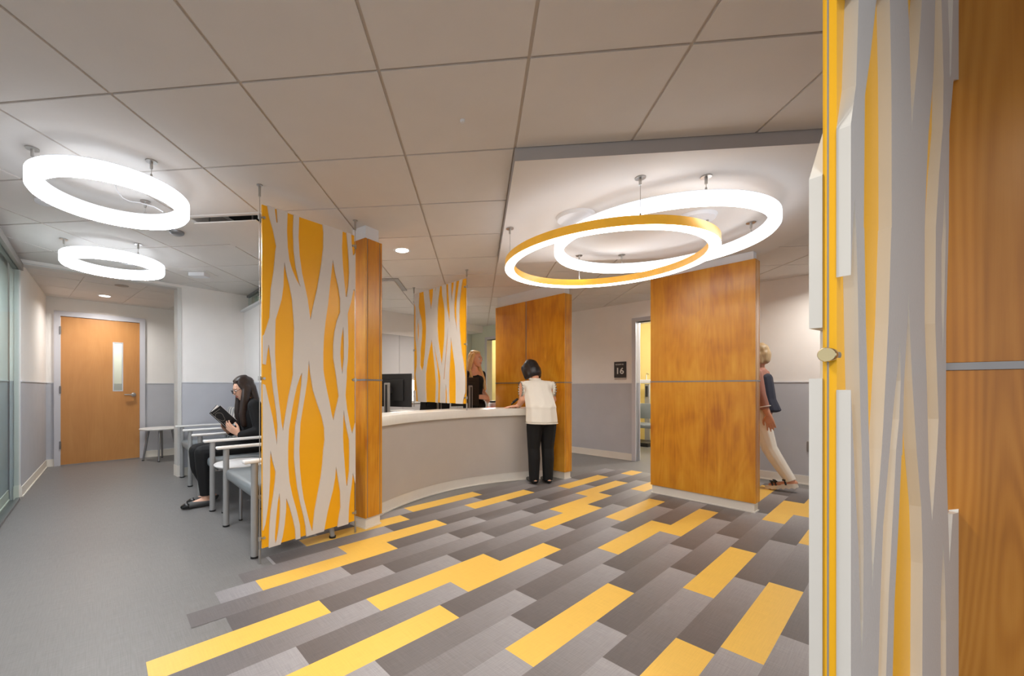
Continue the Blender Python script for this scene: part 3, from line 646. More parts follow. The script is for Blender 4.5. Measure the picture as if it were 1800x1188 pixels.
q = MB(); q.lathe([(0,.141),(.056,.141),(.056,.165),(0,.17)], n=24); q.build('lid', 'black', jr, True)

# ------------------------------------------------------------------ ring lights and ceiling fittings
def ring_light(label, c, Rout, band, z0, t, mounts, zc, body, cable=None, group='suspended ring lights', down='ringdown'):
    g = thing('ring_light', label, 'ceiling light', (c[0],c[1],z0), 0, group)
    b = .010
    if body == 'white':
        sec = [(Rout-band+b,0),(Rout-b,0),(Rout,b),(Rout,t-b),(Rout-b,t-.004),(Rout-band+b,t-.004),(Rout-band,t-b),(Rout-band,b)]
        q = MB(); q.ringsec(sec, (0,0,0)); q.build('lit_ring', 'ring', g, True)
        q = MB(); q.ringsec([(Rout-band+b,t-.0035),(Rout-b,t-.0035),(Rout-b,t),(Rout-band+b,t)], (0,0,0)); q.build('top_cap', 'white', g, True)
        q = MB(); q.ringsec([(Rout-band+b,-.0015),(Rout-b,-.0015),(Rout-b,-.0003),(Rout-band+b,-.0003)], (0,0,0)); q.build('lit_diffuser', down, g, True)
    else:
        q = MB(); q.ringsec([(Rout-.007,.006),(Rout,.006),(Rout,t),(Rout-.007,t)], (0,0,0)); q.build('outer_band', 'ringy', g, True)
        q = MB(); q.ringsec([(Rout-band,.006),(Rout-band+.007,.006),(Rout-band+.007,t),(Rout-band,t)], (0,0,0)); q.build('inner_band', 'ringy', g, True)
        q = MB(); q.ringsec([(Rout-band,.0),(Rout,.0),(Rout,.0055),(Rout-band,.0055)], (0,0,0)); q.build('lit_diffuser', 'ringw', g, True)
        q = MB(); q.ringsec([(Rout-band+.008,t-.012),(Rout-.008,t-.012),(Rout-.008,t-.004),(Rout-band+.008,t-.004)], (0,0,0)); q.build('lit_top_diffuser', 'ring', g, True)
    rm = Rout-band/2; H = zc-z0
    for a in mounts:
        x, y = rm*cos(a), rm*sin(a)
        q = MB(); q.lathe([(0,H-.006),(.030,H-.006),(.030,H-.0005),(0,H-.0005)], (x,y,0), 24); q.lathe([(0,H-.045),(.008,H-.045),(.008,H-.006),(0,H-.006)], (x,y,0), 12); q.build('ceiling_canopy', 'metal', g, True)
        q = MB(); q.tube([(x,y,t),(x,y,H-.04)], .0016, 6); q.lathe([(0,0),(.006,0),(.006,.022),(0,.022)], (x,y,t), 10); q.build('suspension_wire', 'metal', g)
    if cable:
        q = MB(); q.tube([Vector(p)-Vector((c[0],c[1],z0)) for p in cable], .0035, 8); q.build('power_cord', 'white', g, True)
    return g
def angs(c, pts): return [atan2(p[1]-c[1], p[0]-c[0]) for p in pts]
c1 = (-1.965, 2.465)
ring_light('larger-looking lit white ring nearest the camera at upper left', c1, .394, .070, EYE+1.118, .090, angs(c1, [(-2.213,2.18),(-1.632,2.317),(-2.034,2.83)]), CEIL, 'white',
   cable=[(-2.04,2.56,CEIL-.002),(-2.035,2.57,2.40),(-2.02,2.60,2.365),(-1.99,2.62,2.352),(-1.95,2.66,2.362),(-1.90,2.72,2.362),(-1.875,2.77,2.35)])
c2_ = (-3.034, 3.809)
ring_light('smaller-looking lit white ring farther back above the alcove entrance', c2_, .394, .070, EYE+1.118, .090, [a for a in angs(c1, [(-2.213,2.18),(-1.632,2.317),(-2.034,2.83)])], CEIL, 'white',
   cable=[(-3.10,3.90,CEIL-.002),(-3.10,3.91,2.40),(-3.08,3.94,2.365),(-3.05,3.96,2.352),(-3.01,4.0,2.362),(-2.96,4.06,2.362),(-2.945,4.11,2.35)])
cw = (1.677, 3.051); ZCL = CEIL-.0695
ring_light('wide lit white ring, the upper of the overlapping pair over the lobby', cw, .733, .065, EYE+1.072, .078, angs(cw, [(1.594,2.339),(2.392,3.009),(1.753,3.763)]), ZCL, 'white', down='ringw')
cy_ = (1.289, 3.066)
ring_light('wide ring with honey-coloured bands, the lower of the overlapping pair over the lobby', cy_, .737, .068, EYE+.940, .062, angs(cy_, [(1.215,2.363),(.584,3.123),(1.36,3.77),(1.95,2.9)]), ZCL, 'yellow')
for (x, y, lab) in ((1.02,2.90,'flat white canopy disc on the cloud above the left of the honey ring'),(1.90,2.92,'flat white canopy disc on the cloud inside the white ring')):
    g = tag(MB().lathe([(0,-.03),(.10,-.03),(.125,-.024),(.135,-.0005),(0,-.0005)], n=40).build('ceiling_canopy', 'white', None, True), lab, 'light canopy', 'driver canopies on the cloud'); g.location = (x,y,ZCL)
def downlight(x, y, zc, label, e, col=(1,.95,.88), r=.075, spread=150, lit=True):
    g = thing('recessed_downlight', label, 'ceiling light', (x,y,zc), 0, 'recessed downlights')
    q = MB(); q.ringsec([(r-.012,-.003),(r,-.004),(r+.012,-.0006),(r-.012,-.0006)], (0,0,0), 40); q.build('trim_ring', 'white', g, True)
    q = MB(); q.lathe([(0,-.002),(r-.012,-.002),(r-.012,-.0008),(0,-.0008)], n=32); q.build('lens', 'lamp', g)
    l = bpy.data.lights.new('downlight', 'AREA'); l.shape = 'DISK'; l.size = 2*r; l.energy = e; l.color = col; l.spread = radians(spread)
    o = bpy.data.objects.new('downlight_lamp', l); COL.objects.link(o); o.parent = g; o.location = (0,0,-.008)
    return g
DL = DOWN
downlight(-.308, 3.83, CEIL, 'lit round downlight in the ceiling left of the hanging yellow screen', DL*.45)
downlight(-5.05*.93, 5.95*.96, CEIL-.008, 'lit round downlight in the alcove ceiling above the maple door', DL*ALC, (1,.97,.93))
downlight(3.45, 6.0*.97, CEIL, 'lit round downlight over the hall by the exam room door', DL*2.2)
downlight(.3, 6.4, CEIL, 'round downlight in the office ceiling behind the hanging screen', DL*.7, (1,.98,.95))
downlight(4.2, 4.0, CEIL, 'round downlight in the hall ceiling behind the frosted screen', DL*.5)
# added fill lamps out of view, built as downlights to brighten lobby and waiting area
for (x, y) in ((.35,-.55),(1.7,-.9),(-1.2,-.8),(-.2,1.15)):
    downlight(x, y, CEIL, 'added fill downlight outside the camera view', DL*LOBBY_FILL)
for (x, y) in ((-2.2,1.05),(-2.95,.6)):
    downlight(x, y, CEIL, 'added fill downlight outside the camera view', DL*WAIT_FILL, (.95,.97,1))
# flush discs, sensors and diffusers
def disc(x, y, zc, r, h, m, name, label, cat):
    g = MB().lathe([(0,-h),(r*.7,-h),(r*.95,-h*.6),(r,-.0005),(0,-.0005)], n=28).build(name, m, None, True); g.location = (x,y,zc); return tag(g, label, cat)
def cpt(px, py, zc=CEIL): Y = (zc-EYE)*704.8/(680.2-py); return X_(px, Y), Y
x, y = cpt(311,407); disc(x,y,CEIL,.055,.028,'alum','sprinkler_cover','small round grey cover on the ceiling just beyond the nearest white ring','sprinkler')
x, y = cpt(77,353); disc(x,y,CEIL,.05,.025,'white','smoke_detector','round white detector on the ceiling left of the nearest white ring','smoke detector')
x, y = cpt(214,501); disc(x,y,CEIL-.008,.075,.006,'groove','ceiling_speaker','flat dark disc in the alcove ceiling beside the downlight','ceiling speaker')
x, y = cpt(813,211); disc(x,y,CEIL,.012,.012,'white','ceiling_hook','tiny white hook in the middle of a ceiling tile','hook')
x, y = cpt(350,480)
g = thing('exit_fixture', 'small white box light on the ceiling above the waiting chairs', 'ceiling light', (x,y,CEIL), RB*0)
q = MB(); q.box(-.09,.09,-.06,.06,-.045,-.001,bev=.006); q.build('housing', 'white', g); q = MB(); q.box(-.15,.15,-.12,.12,-.006,-.0005); q.build('mounting_plate', 'ceil', g)
def vent(u, v, label):
    c = gp(u+.5, v+.5); g = thing('ceiling_vent', label, 'air vent', (c.x,c.y,CEIL), atan2(GU.y, GU.x))
    h = TILE/2-.004
    q = MB()
    for a in ((-h,h,-h,-h+.03),(-h,h,h-.03,h),(-h,-h+.03,-h+.03,h-.03),(h-.03,h,-h+.03,h-.03)): q.box(*a,-.004,.006)
    q.build('frame', 'ceil', g)
    q = MB(); i = h-.03; q.add([(-i,-i,-.003),(i,-i,-.003),(i,i,-.003),(-i,i,-.003),(-i+.05,-i+.05,.14),(i-.05,-i+.05,.14),(i-.05,i-.05,.14),(-i+.05,i-.05,.14)], [(0,1,5,4),(1,2,6,5),(2,3,7,6),(3,0,4,7),(4,5,6,7)]); q.build('duct_cone', 'ceil', g)
    q = MB(); q.lathe([(0,.10),(.12,.10),(.12,.138),(0,.138)], n=28); q.build('duct_collar', 'dark', g, True)
    q = MB(); j = h-.045; q.box(-j,j,-j,j,-.040,-.030,bev=.004); q.build('face_plate', 'ceil', g)
    for sx in (-1,1):
        for sy in (-1,1):
            q = MB(); q.tube([(sx*.18,sy*.18,-.031),(sx*.18,sy*.18,.139)], .006, 6); q.build('hanger_rod', 'alum', g)
vent(-1, 3, 'square supply vent with dropped face plate beside the tall yellow screen')
vt2 = thing('ceiling_vent', 'square supply vent in the ceiling to the right of the slim wood column', 'air vent', (gp(.62,6.6).x, gp(.62,6.6).y, CEIL), atan2(GU.y, GU.x))
q = MB()
for a in ((-.3,.3,-.3,-.245),(-.3,.3,.245,.3),(-.3,-.245,-.245,.245),(.245,.3,-.245,.245)): q.box(*a,-.012,-.0005)
q.build('dark_slot', 'groove', vt2)
q = MB(); q.box(-.245,.245,-.245,.245,-.026,-.010,bev=.004); q.build('face_plate', 'ceil', vt2)

# ------------------------------------------------------------------ room sign, outlet
sg_ = thing('room_sign', 'dark room sign with the number 16 beside the exam doorway', 'sign', ((HO+B_*-.185).x,(HO+B_*-.185).y,1.255), RB)
q = MB(); q.box(-.095,.095,-.012,-.001,.035,.285,bev=.002); q.build('sign_plate', 'sign', sg_)
q = MB(); q.box(-.092,.095,-.010,-.001,0,.034,bev=.002); q.build('insert_strip', 'signbase', sg_)
R90 = Matrix.Rotation(pi/2, 4, 'X')
text_mesh('number', '16', .135, 'signtext', sg_, Matrix.Translation((-.072,-.0125,.095)) @ R90, bold=.0024)
text_mesh('small_text', 'ROOM IN', .030, 'signtext', sg_, Matrix.Translation((-.072,-.0125,.232)) @ R90)
tO = ((1426-763.6)/704.8)
k = (tO*HO.y-HO.x)/(B_.x-tO*B_.y); p = HO + B_*k
ot = thing('wall_outlet', 'steel wall outlet plate low on the hall wall at the frosted screen edge', 'outlet', (p.x,p.y,.39), RB)
q = MB(); q.box(-.036,.036,-.007,0,0,.118,bev=.002); q.build('cover_plate', 'alum', ot)
for z in (.03,.072):
    q = MB(); q.box(-.017,.017,-.009,-.0071,z,z+.028); q.build('socket', 'mongrey', ot)

# ------------------------------------------------------------------ waiting seats and tables
PO = Vector((-3.185, 5.06))
def seat_unit(label, cat, name, t0, widths, y0=0):
    p = PO + B_*t0 + A_*y0
    t = thing(name, label, cat, (p.x,p.y,0), RB)
    xs = [0]
    for w_ in widths: xs.append(xs[-1]+w_)
    for i, x in enumerate(xs):
        q = MB(); q.tube([(x,0,.012),(x,0,.632)], .0235, 16); q.build('front_leg', 'chairframe', t, True)
        q = MB(); q.tube([(x,.50,.63),(x,.50,.44),(x,.56,.012)], .018, 12); q.build('rear_leg', 'chairframe', t, True)
        for yy in (0,.56):
            q = MB(); q.lathe([(0,0),(.026,0),(.026,.012),(0,.012)], (x,yy,0), 14); q.build('glide', 'black', t, True)
        q = MB(); q.box(x-.030,x+.030,-.075,.54,.633,.657,bev=.010); q.build('armrest', 'arm', t, True)
        q = MB(); q.tube([(x,0,.40),(x,.505,.40)], .012, 10); q.build('side_rail', 'chairframe', t, True)
    for i, w_ in enumerate(widths):
        a, b = xs[i]+.028, xs[i+1]-.028
        q = MB(); q.box(a,b,-.015,.50,.385,.478,bev=.035); q.build('seat', 'vinyl', t, True)
        q = MB(); q.tube([(xs[i],.06,.372),(xs[i+1],.06,.372)], .013, 10); q.tube([(xs[i],.46,.372),(xs[i+1],.46,.372)], .013, 10); q.build('cross_rail', 'chairframe', t, True)
        Tb = Matrix.Translation(((a+b)/2,.525,.69)) @ Matrix.Rotation(radians(-9), 4, 'X')
        q = MB(); q.box(-(b-a)/2,(b-a)/2,-.035,.035,-.19,.19,0,Tb,bev=.030); q.build('backrest', 'stripe', t, True)
        q = MB(); q.tube([(a+.05,.50,.40),(a+.05,.545,.62)], .010, 8); q.tube([(b-.05,.50,.40),(b-.05,.545,.62)], .010, 8); q.build('back_support', 'chairframe', t)
    return t
seat_unit('row of three joined grey waiting seats with white arms, where the woman reads', 'chair', 'waiting_bench', 0, [.595,.595,.595])
seat_unit('wide grey waiting chair with white arms nearest the tall yellow screen', 'chair', 'waiting_chair', 2.31, [.787])
def side_table(label, x, y, r, h, legs, rot=0):
    t = thing('side_table', label, 'table', (x,y,0), rot, 'small round white side tables')
    q = MB(); q.lathe([(0,h-.022),(r-.012,h-.022),(r,h-.010),(r,h-.004),(r-.004,h),(0,h)], n=56); q.build('tabletop', 'table', t, True)
    for k in range(legs):
        a = 2*pi*k/legs
        q = MB(); q.tube([(r*.55*cos(a),r*.55*sin(a),h-.022),(r*.82*cos(a),r*.82*sin(a),.004)], [.016,.013], 12); q.build('leg', 'alum', t, True)
        q = MB(); q.lathe([(0,0),(.016,0),(.016,.010),(0,.010)], (r*.82*cos(a),r*.82*sin(a),0), 12); q.build('glide', 'black', t, True)
side_table('small round white table on splayed metal legs beside the maple door', -4.31, 6.31, .275, .50, 4, .5)
p = PO + B_*2.048 + A_*.19
side_table('small round white table tucked between the reader seat and the nearest wide chair', p.x, p.y, .228, .465, 3, .9)

# ------------------------------------------------------------------ exam room seen through the doorway
def ex(px, Y): return (X_(px, Y), Y)
x, y = ex(1131, 7.9)
t = thing('medical_scale', 'upright physician scale standing in the exam room doorway view', 'scale', (x,y,0), radians(-50))
q = MB(); q.box(-.19,.19,-.26,.26,.0,.075,bev=.01); q.build('platform', 'black', t)
q = MB(); q.box(-.045,.045,.16,.21,.075,1.20,bev=.008); q.build('column', 'mongrey', t)
q = MB(); q.box(-.12,.12,.12,.2,1.21,1.29,bev=.015); q.build('display_head', 'frame', t)
q = MB(); q.box(-.022,.022,.135,.158,.95,1.16,bev=.006); q.build('height_rod_cover', 'black', t)
q = MB(); q.tube([(-.02,.18,1.29),(-.02,.18,1.38),(.0,.16,1.42),(.05,.12,1.39)], .008, 8); q.build('height_arm', 'metal', t, True)
x, y = ex(1139, 7.15)
t = thing('guest_chair', 'chrome framed chair with grey seat just inside the exam room', 'chair', (x,y,0), radians(-50))
for sx in (-.24,.24):
    for sy in (-.22,.22):
        q = MB(); q.tube([(sx,sy,0),(sx,sy,.66 if sy < 0 else .82)], .011, 10); q.build('leg', 'metal', t, True)
    q = MB(); q.tube([(sx,-.22,.655),(sx,.22,.655)], .012, 10); q.build('arm_rail', 'metal', t, True)
q = MB(); q.box(-.23,.23,-.23,.21,.42,.49,bev=.02); q.build('seat', 'vinyl', t, True)
q = MB(); q.box(-.23,.23,.21,.235,.56,.84,bev=.01); q.build('backrest', 'vinyl', t, True)
wp = HO + B_*-1.05 + A_*2.27
wn = MB(); wn.box(.60,1.9,-.008,0,.95,2.1); wo = wn.build('window_2', 'daylight', kind='structure'); wo.location = (wp.x,wp.y,0); wo.rotation_euler = (0,0,RB)
q = MB()
for a in ((.54,.60,.9,2.15),(1.9,1.96,.9,2.15)): q.box(a[0],a[1],-.02,0,a[2],a[3])
q.box(.54,1.96,-.02,0,2.1,2.15); q.box(.54,1.96,-.02,0,.9,.95); q.build('window_frame', 'frame', wo)
def point(x, y, z, e, col, r=.12):
    l = bpy.data.lights.new('room_lamp', 'POINT'); l.energy = e; l.color = col; l.shadow_soft_size = r
    o = bpy.data.objects.new('room_lamp', l); COL.objects.link(o); o.location = (x,y,z)
p = HO + B_*.4 + A_*1.0; point(p.x, p.y, 2.3, EXAM, (1,.97,.92))
p = HO + B_*-3.7 + A_*1.0; point(p.x, p.y, 2.3, EXAM, (1,.96,.88))
# corridor behind the maple door window
p = AC + DD*-.6 + DN*1.3
wall_obj('wall_corridor', p, DD, DN, [(0,3.0,0,CEIL)])
p = AC + DD*.8 + DN*.7; point(p.x, p.y, 2.2, EXAM*.5, (1,.98,.95))

# ------------------------------------------------------------------ people
M['skin1'] = mat('light_olive_skin', (226,178,152), .5, var=.03); M['skin2'] = mat('fair_skin', (232,176,146), .5, var=.03); M['skin3'] = mat('tan_skin', (204,146,116), .5, var=.03)
M['hair_dark'] = mat('dark_brown_hair', (46,34,30), .38, var=.25, scale=4, stretch=(30,30,1.2), bump=.5, bscale=6)
M['hair_black'] = mat('black_hair', (28,27,32), .34, var=.25, scale=4, stretch=(30,30,1.2), bump=.5, bscale=6)
M['hair_blonde'] = mat('blonde_hair', (222,184,126), .42, var=.22, scale=4, stretch=(30,30,1.2), bump=.5, bscale=6)
M['hair_sand'] = mat('sandy_hair', (172,146,108), .42, var=.2, scale=4, stretch=(30,30,1.2), bump=.5, bscale=6)
M['blackcloth'] = mat('black_knit', (13,13,15), .85, var=.12, bump=.3, bscale=50)
M['blackpant'] = mat('black_trouser_twill', (10,10,12), .8, var=.12, bump=.2, bscale=80)
M['blouse'] = mat('ivory_blouse', (240,236,226), .8, var=.02, bump=.6, bscale=9, stretch=(2.5,2.5,.4))
M['pink'] = mat('dusty_pink_sleeve', (158,108,92), .8, var=.04)
M['navy'] = mat('navy_vest', (38,40,56), .8, var=.06)
M['whitepant'] = mat('white_jeans', (232,226,214), .8, var=.03, bump=.5, bscale=8)
M['shoe_grey'] = mat('grey_leather_flat', (74,74,74), .4, var=.05); M['shoe_black'] = mat('black_patent', (16,16,17), .25, var=.05)
M['sole'] = mat('pale_foam_sole', (226,220,208), .6, var=.02)
M['lips'] = mat('rose_lip', (188,104,96), .45, var=.02); M['eye'] = mat('eye_white', (232,228,222), .3, var=.01); M['iris'] = mat('dark_iris', (42,30,24), .2, var=.02)
M['cover'] = mat('black_book_cover', (30,28,28), .45, var=.15); M['coverart'] = mat('grey_cover_print', (146,138,126), .5, var=.1)
M['lens'] = M['glass']
ICO = None
def sph(p, r, R=None):
    global ICO
    if ICO is None:
        b = bmesh.new(); bmesh.ops.create_icosphere(b, subdivisions=2, radius=1); ICO = [v.co.copy() for v in b.verts]; b.free()
    r = r if isinstance(r, (tuple, list)) else (r, r, r)
    out = []
    for c in ICO:
        q = Vector((c.x*r[0], c.y*r[1], c.z*r[2]))
        if R: q = R @ q
        out.append(Vector(p) + q)
    return out
def seq(*els):
    """chain of (pos, radius[, rot]) -> hulls of neighbours"""
    return [[els[i], els[i+1]] for i in range(len(els)-1)] if len(els) > 1 else [[els[0]]]
def blob(name, hulls, m, parent, vox=.007, smooth=4, cuts=(), T=None, kids=None):
    V, F = [], []
    for h in hulls:
        b = bmesh.new()
        for e in h:
            for p in sph(*e): b.verts.new(p)
        r = bmesh.ops.convex_hull(b, input=b.verts[:])
        junk = list({g for k in ('geom_interior','geom_unused') for g in r[k] if isinstance(g, bmesh.types.BMVert)})
        bmesh.ops.delete(b, geom=[v for v in junk if v.is_valid], context='VERTS')
        bmesh.ops.recalc_face_normals(b, faces=b.faces[:])
        b.verts.index_update(); n = len(V)
        V += [tuple(v.co) for v in b.verts]; F += [[v.index+n for v in f.verts] for f in b.faces]; b.free()
    me = bpy.data.meshes.new(name); me.from_pydata(V, [], F)
    o = bpy.data.objects.new(name, me); COL.objects.link(o)
    md = o.modifiers.new('r', 'REMESH'); md.mode = 'VOXEL'; md.voxel_size = vox
    if smooth: sm = o.modifiers.new('s', 'SMOOTH'); sm.factor = .5; sm.iterations = smooth
    dg = bpy.context.evaluated_depsgraph_get(); me2 = bpy.data.meshes.new_from_object(o.evaluated_get(dg))
    o.modifiers.clear(); o.data = me2; me2.name = name; bpy.data.meshes.remove(me)
    if cuts or T:
        b = bmesh.new(); b.from_mesh(me2)
        for co_, no in cuts:      # keep the side the normal points away from
            g = bmesh.ops.bisect_plane(b, geom=b.verts[:]+b.edges[:]+b.faces[:], plane_co=co_, plane_no=no, clear_outer=True)
            ed = [e for e in b.edges if e.is_boundary]
            bmesh.ops.holes_fill(b, edges=ed, sides=0)
        if T: b.transform(T)
        b.to_mesh(me2); b.free()
    me2.polygons.foreach_set('use_smooth', [True]*len(me2.polygons))
    me2.materials.clear(); me2.materials.append(M[m])
    if parent: o.parent = parent
    return o
def grow(hulls, d): return [[(e[0], tuple(x+d for x in e[1]) if isinstance(e[1], tuple) else e[1]+d) + tuple(e[2:]) for e in h] for h in hulls]
def hand(p, d, n, s, curl=.5, size=1.0, spread=.06, thumb=.7):
    """p wrist, d finger direction, n palm-facing normal, s thumb side; curl radians at each joint"""
    p, d, n, s = Vector(p), Vector(d).normalized(), Vector(n), Vector(s)
    n = (n - d*n.dot(d)).normalized(); s = (s - d*s.dot(d) - n*s.dot(n)).normalized()
    k = size; H = []
    kn = [p + d*k*L + s*k*o for L, o in ((.083,.030),(.088,.010),(.084,-.010),(.076,-.029))]
    H.append([(p, .022*k), (p+s*.012*k, .020*k), (p-s*.012*k, .020*k)])
    H.append([(p+s*.014*k, .018*k), (p-s*.012*k, .018*k)] + [(q, .0115*k) for q in kn])
    for i, (q, L) in enumerate(zip(kn, ((.042,.025,.021),(.047,.029,.022),(.043,.027,.021),(.034,.021,.019)))):
        a = curl*.6; c = q; sp = (1.5-i)*spread
        pts = [(c, .0098*k)]
        for j, l in enumerate(L):
            dr = (d*cos(a) + n*sin(a)) + s*sp; dr.normalize()
            c = c + dr*l*k; pts.append((c, (.0088,.0082,.0074)[j]*k)); a += curl
        H += seq(*pts)
    b0 = p + d*.020*k + s*.026*k
    t1 = b0 + (d*.65 + s*.75*thumb + n*.35).normalized()*.042*k; t2 = t1 + (d*.85 + s*.3*thumb + n*.35).normalized()*.030*k; t3 = t2 + (d*.95 + n*.3).normalized()*.024*k
    H += seq((b0, .014*k), (t1, .0115*k), (t2, .010*k), (t3, .0085*k))
    return H
def head_hulls(Th, k=1.0):
    R = Th.to_3x3()
    def e(x, y, z, r): return (Th @ Vector((x*k,y*k,z*k)), tuple(v*k for v in r), R)
    H = [[e(-.015,0,.035,(.088,.074,.080))],
         [e(.012,0,.010,(.078,.068,.085)), e(.040,0,-.055,(.046,.047,.042))],
         [e(.050,0,.005,(.036,.052,.050)), e(.056,0,-.060,(.030,.032,.030))],
         [e(.062,0,-.088,(.018,.020,.016)), e(.030,0,-.078,(.030,.040,.022))]]
    H += seq(e(.083,0,.012,(.008,.008,.010)), e(.100,0,-.020,(.011,.011,.010)))
    H += [[e(.092,.010,-.026,(.010,.007,.007)), e(.092,-.010,-.026,(.010,.007,.007))]]
    H += [[e(.074,.028,.028,(.012,.020,.007)), e(.074,-.028,.028,(.012,.020,.007))]]
    for s in (1,-1): H += [[e(-.012,s*.072,.010,(.016,.008,.024)), e(-.006,s*.070,-.018,(.010,.007,.012))]]
    H += [[e(.084,0,-.050,(.010,.018,.007)), e(.078,0,-.062,(.010,.016,.008))]]
    H += [[e(-.030,0,-.045,(.050,.050,.050)), e(-.035,0,-.105,(.046,.050,.03))]]
    return H
def face_parts(Th, body, k=1.0, smile=False, brow='hair_dark'):
    R = Th.to_3x3()
    def e(x, y, z, r): return (Th @ Vector((x*k,y*k,z*k)), tuple(v*k for v in r), R)
    for s in (1,-1):
        blob('eye', [[e(.0775,s*.029,.008,(.012,.0135,.0085))]], 'eye', body, .0025, 1)
        blob('iris', [[e(.0868,s*.029,.008,(.0045,.0065,.0065))]], 'iris', body, .0018, 1)
        blob('eyebrow', [[e(.0845,s*.014,.031,(.005,.006,.003)), e(.076,s*.044,.031,(.005,.006,.0025))]], brow, body, .0025, 1)
    w_ = .026 if smile else .020
    blob('mouth', [[e(.0915,0,-.050,(.006,.008,.005)), e(.084,w_,-.048 if smile else -.052,(.005,.004,.003))],[e(.0915,0,-.050,(.006,.008,.005)), e(.084,-w_,-.048 if smile else -.052,(.005,.004,.003))],[e(.089,0,-.059,(.006,.013,.005))]], 'lips', body, .0025, 1)
    if smile: blob('teeth', [[e(.0945,-.011,-.0535,(.004,.004,.0028)), e(.0945,.011,-.0535,(.004,.004,.0028))]], 'eye', body, .0015, 1)
def HT_(p, yaw=0, pitch=0, roll=0):
    return Matrix.Translation(Vector(p)) @ Matrix.Rotation(yaw,4,'Z') @ Matrix.Rotation(pitch,4,'Y') @ Matrix.Rotation(roll,4,'X')

# ---- seated reader (x forward, y left)
pr = PO + B_*1.488 + A_*.385
rd = thing('person', 'seated woman with long dark hair and glasses reading a black book, in black', 'person', (pr.x,pr.y,0), RA+pi)
Th = HT_((.05,0,1.125), radians(6), radians(24))
ARM_L = seq(((-.02,.165,.955),.055), ((-.06,.205,.70),.045), ((.085,.185,.665),.035), ((.125,.165,.675),.026))
ARM_R = seq(((-.02,-.165,.955),.055), ((.0,-.215,.70),.045), ((.125,-.13,.675),.034), ((.16,-.10,.685),.026))
LEGS = []
for s, kf, af in ((1,.43,.40),(-1,.45,.33)):
    LEGS += seq(((.0,s*.085,.525),(.10,.09,.085)), ((.22,s*.09,.525),.078), ((kf,s*.085,.515),.058), ((kf-.01,s*.085,.36),.055), ((af,s*.08,.09),.036), ((af,s*.08,.06),.034))
FEET = []
for s, af in ((1,.40),(-1,.33)): FEET += seq(((af-.03,s*.08,.045),.030), ((af+.02,s*.08,.055),.034), ((af+.12,s*.08,.032),.027), ((af+.175,s*.08,.024),.020))
TORSO = [[((-.02,0,.53),(.11,.16,.09)), ((-.05,0,.66),(.085,.125,.08))], [((-.05,0,.66),(.085,.125,.08)), ((-.02,0,.86),(.09,.145,.09))], [((-.02,0,.86),(.09,.145,.09)), ((-.03,0,.97),(.06,.15,.05))], [((-.03,0,.97),(.055,.10,.045)), ((.0,0,1.03),.05)]]
NECK = seq(((-.02,0,.99),.054), ((.025,0,1.07),.048))
HL = hand((.125,.165,.675), (.72,-.34,.60), (-.55,-.75,.35), (-.2,.3,1.), curl=.35)
HR = hand((.16,-.10,.685), (.62,.3,.70), (-.55,.7,.35), (-.2,-.3,1.), curl=.35)
body = blob('body', TORSO+LEGS+FEET+ARM_L+ARM_R+NECK+head_hulls(Th)+HL+HR, 'skin1', rd, .0055, 3)
blob('trousers', grow(LEGS,.012)+[[((-.02,0,.53),(.125,.172,.10)),((-.045,0,.62),(.10,.14,.05))]], 'blackpant', rd, .007, 4, cuts=[((0,0,.105),(0,0,-1))])
blob('black_top', grow(TORSO[:3],.016)+grow(ARM_L[:2],.014)+grow(ARM_R[:2],.014)+[[((.085,.185,.665),.047),((.105,.175,.670),.042)],[((.125,-.13,.675),.045),((.14,-.115,.680),.040)]]+[[((-.03,0,.98),(.06,.12,.045)),((-.04,0,1.005),(.05,.075,.03))]], 'blackcloth', rd, .007, 4)
R3 = Th.to_3x3()
def he(x, y, z, r, T_=None): T_ = T_ or Th; return (T_ @ Vector((x,y,z)), r, T_.to_3x3())
HAIR = [[he(-.028,0,.045,(.094,.086,.088))], [he(-.05,0,-.01,(.072,.088,.08)), he(-.075,0,.04,(.06,.07,.06))],
        [he(.018,.032,.096,(.034,.032,.020)), he(-.03,.02,.108,(.06,.05,.025))], [he(.018,-.032,.096,(.034,.032,.020)), he(-.03,-.02,.108,(.06,.05,.025))]]
for s in (1,-1):
    HAIR += seq(he(.025,s*.066,.055,(.030,.016,.035)), he(-.005,s*.082,-.01,(.045,.018,.05)), ((.055,s*.098,1.0),(.045,.026,.06)), ((.072,s*.095,.88),(.040,.024,.06)), ((.062,s*.09,.76),(.03,.02,.03)))
HAIR += seq(he(-.07,0,-.02,(.06,.085,.07)), ((-.065,0,1.0),(.045,.10,.06)), ((-.105,0,.88),(.035,.10,.05)), ((-.11,0,.76),(.025,.08,.03)))
blob('hair', HAIR, 'hair_dark', body, .006, 10)
face_parts(Th, body)
gl = MB()
for s in (1,-1):
    pts = [Th @ Vector((.104-.006*abs(cos(a))*0-.010*(abs(s*.031+.024*cos(a))/.055)**2, s*.031+.024*cos(a), .004+.020*sin(a))) for a in [2*pi*k/20 for k in range(20)]]
    gl.tube(pts, .0026, 6, closed=True)
    gl.tube([Th @ Vector((.094, s*.055, .010)), Th @ Vector((.05, s*.074, .014)), Th @ Vector((-.01, s*.076, .012))], .0024, 6)
gl.tube([Th @ Vector((.104, .008, .010)), Th @ Vector((.106, 0, .012)), Th @ Vector((.104, -.008, .010))], .0024, 6)
gl.build('glasses', 'black', rd, True)
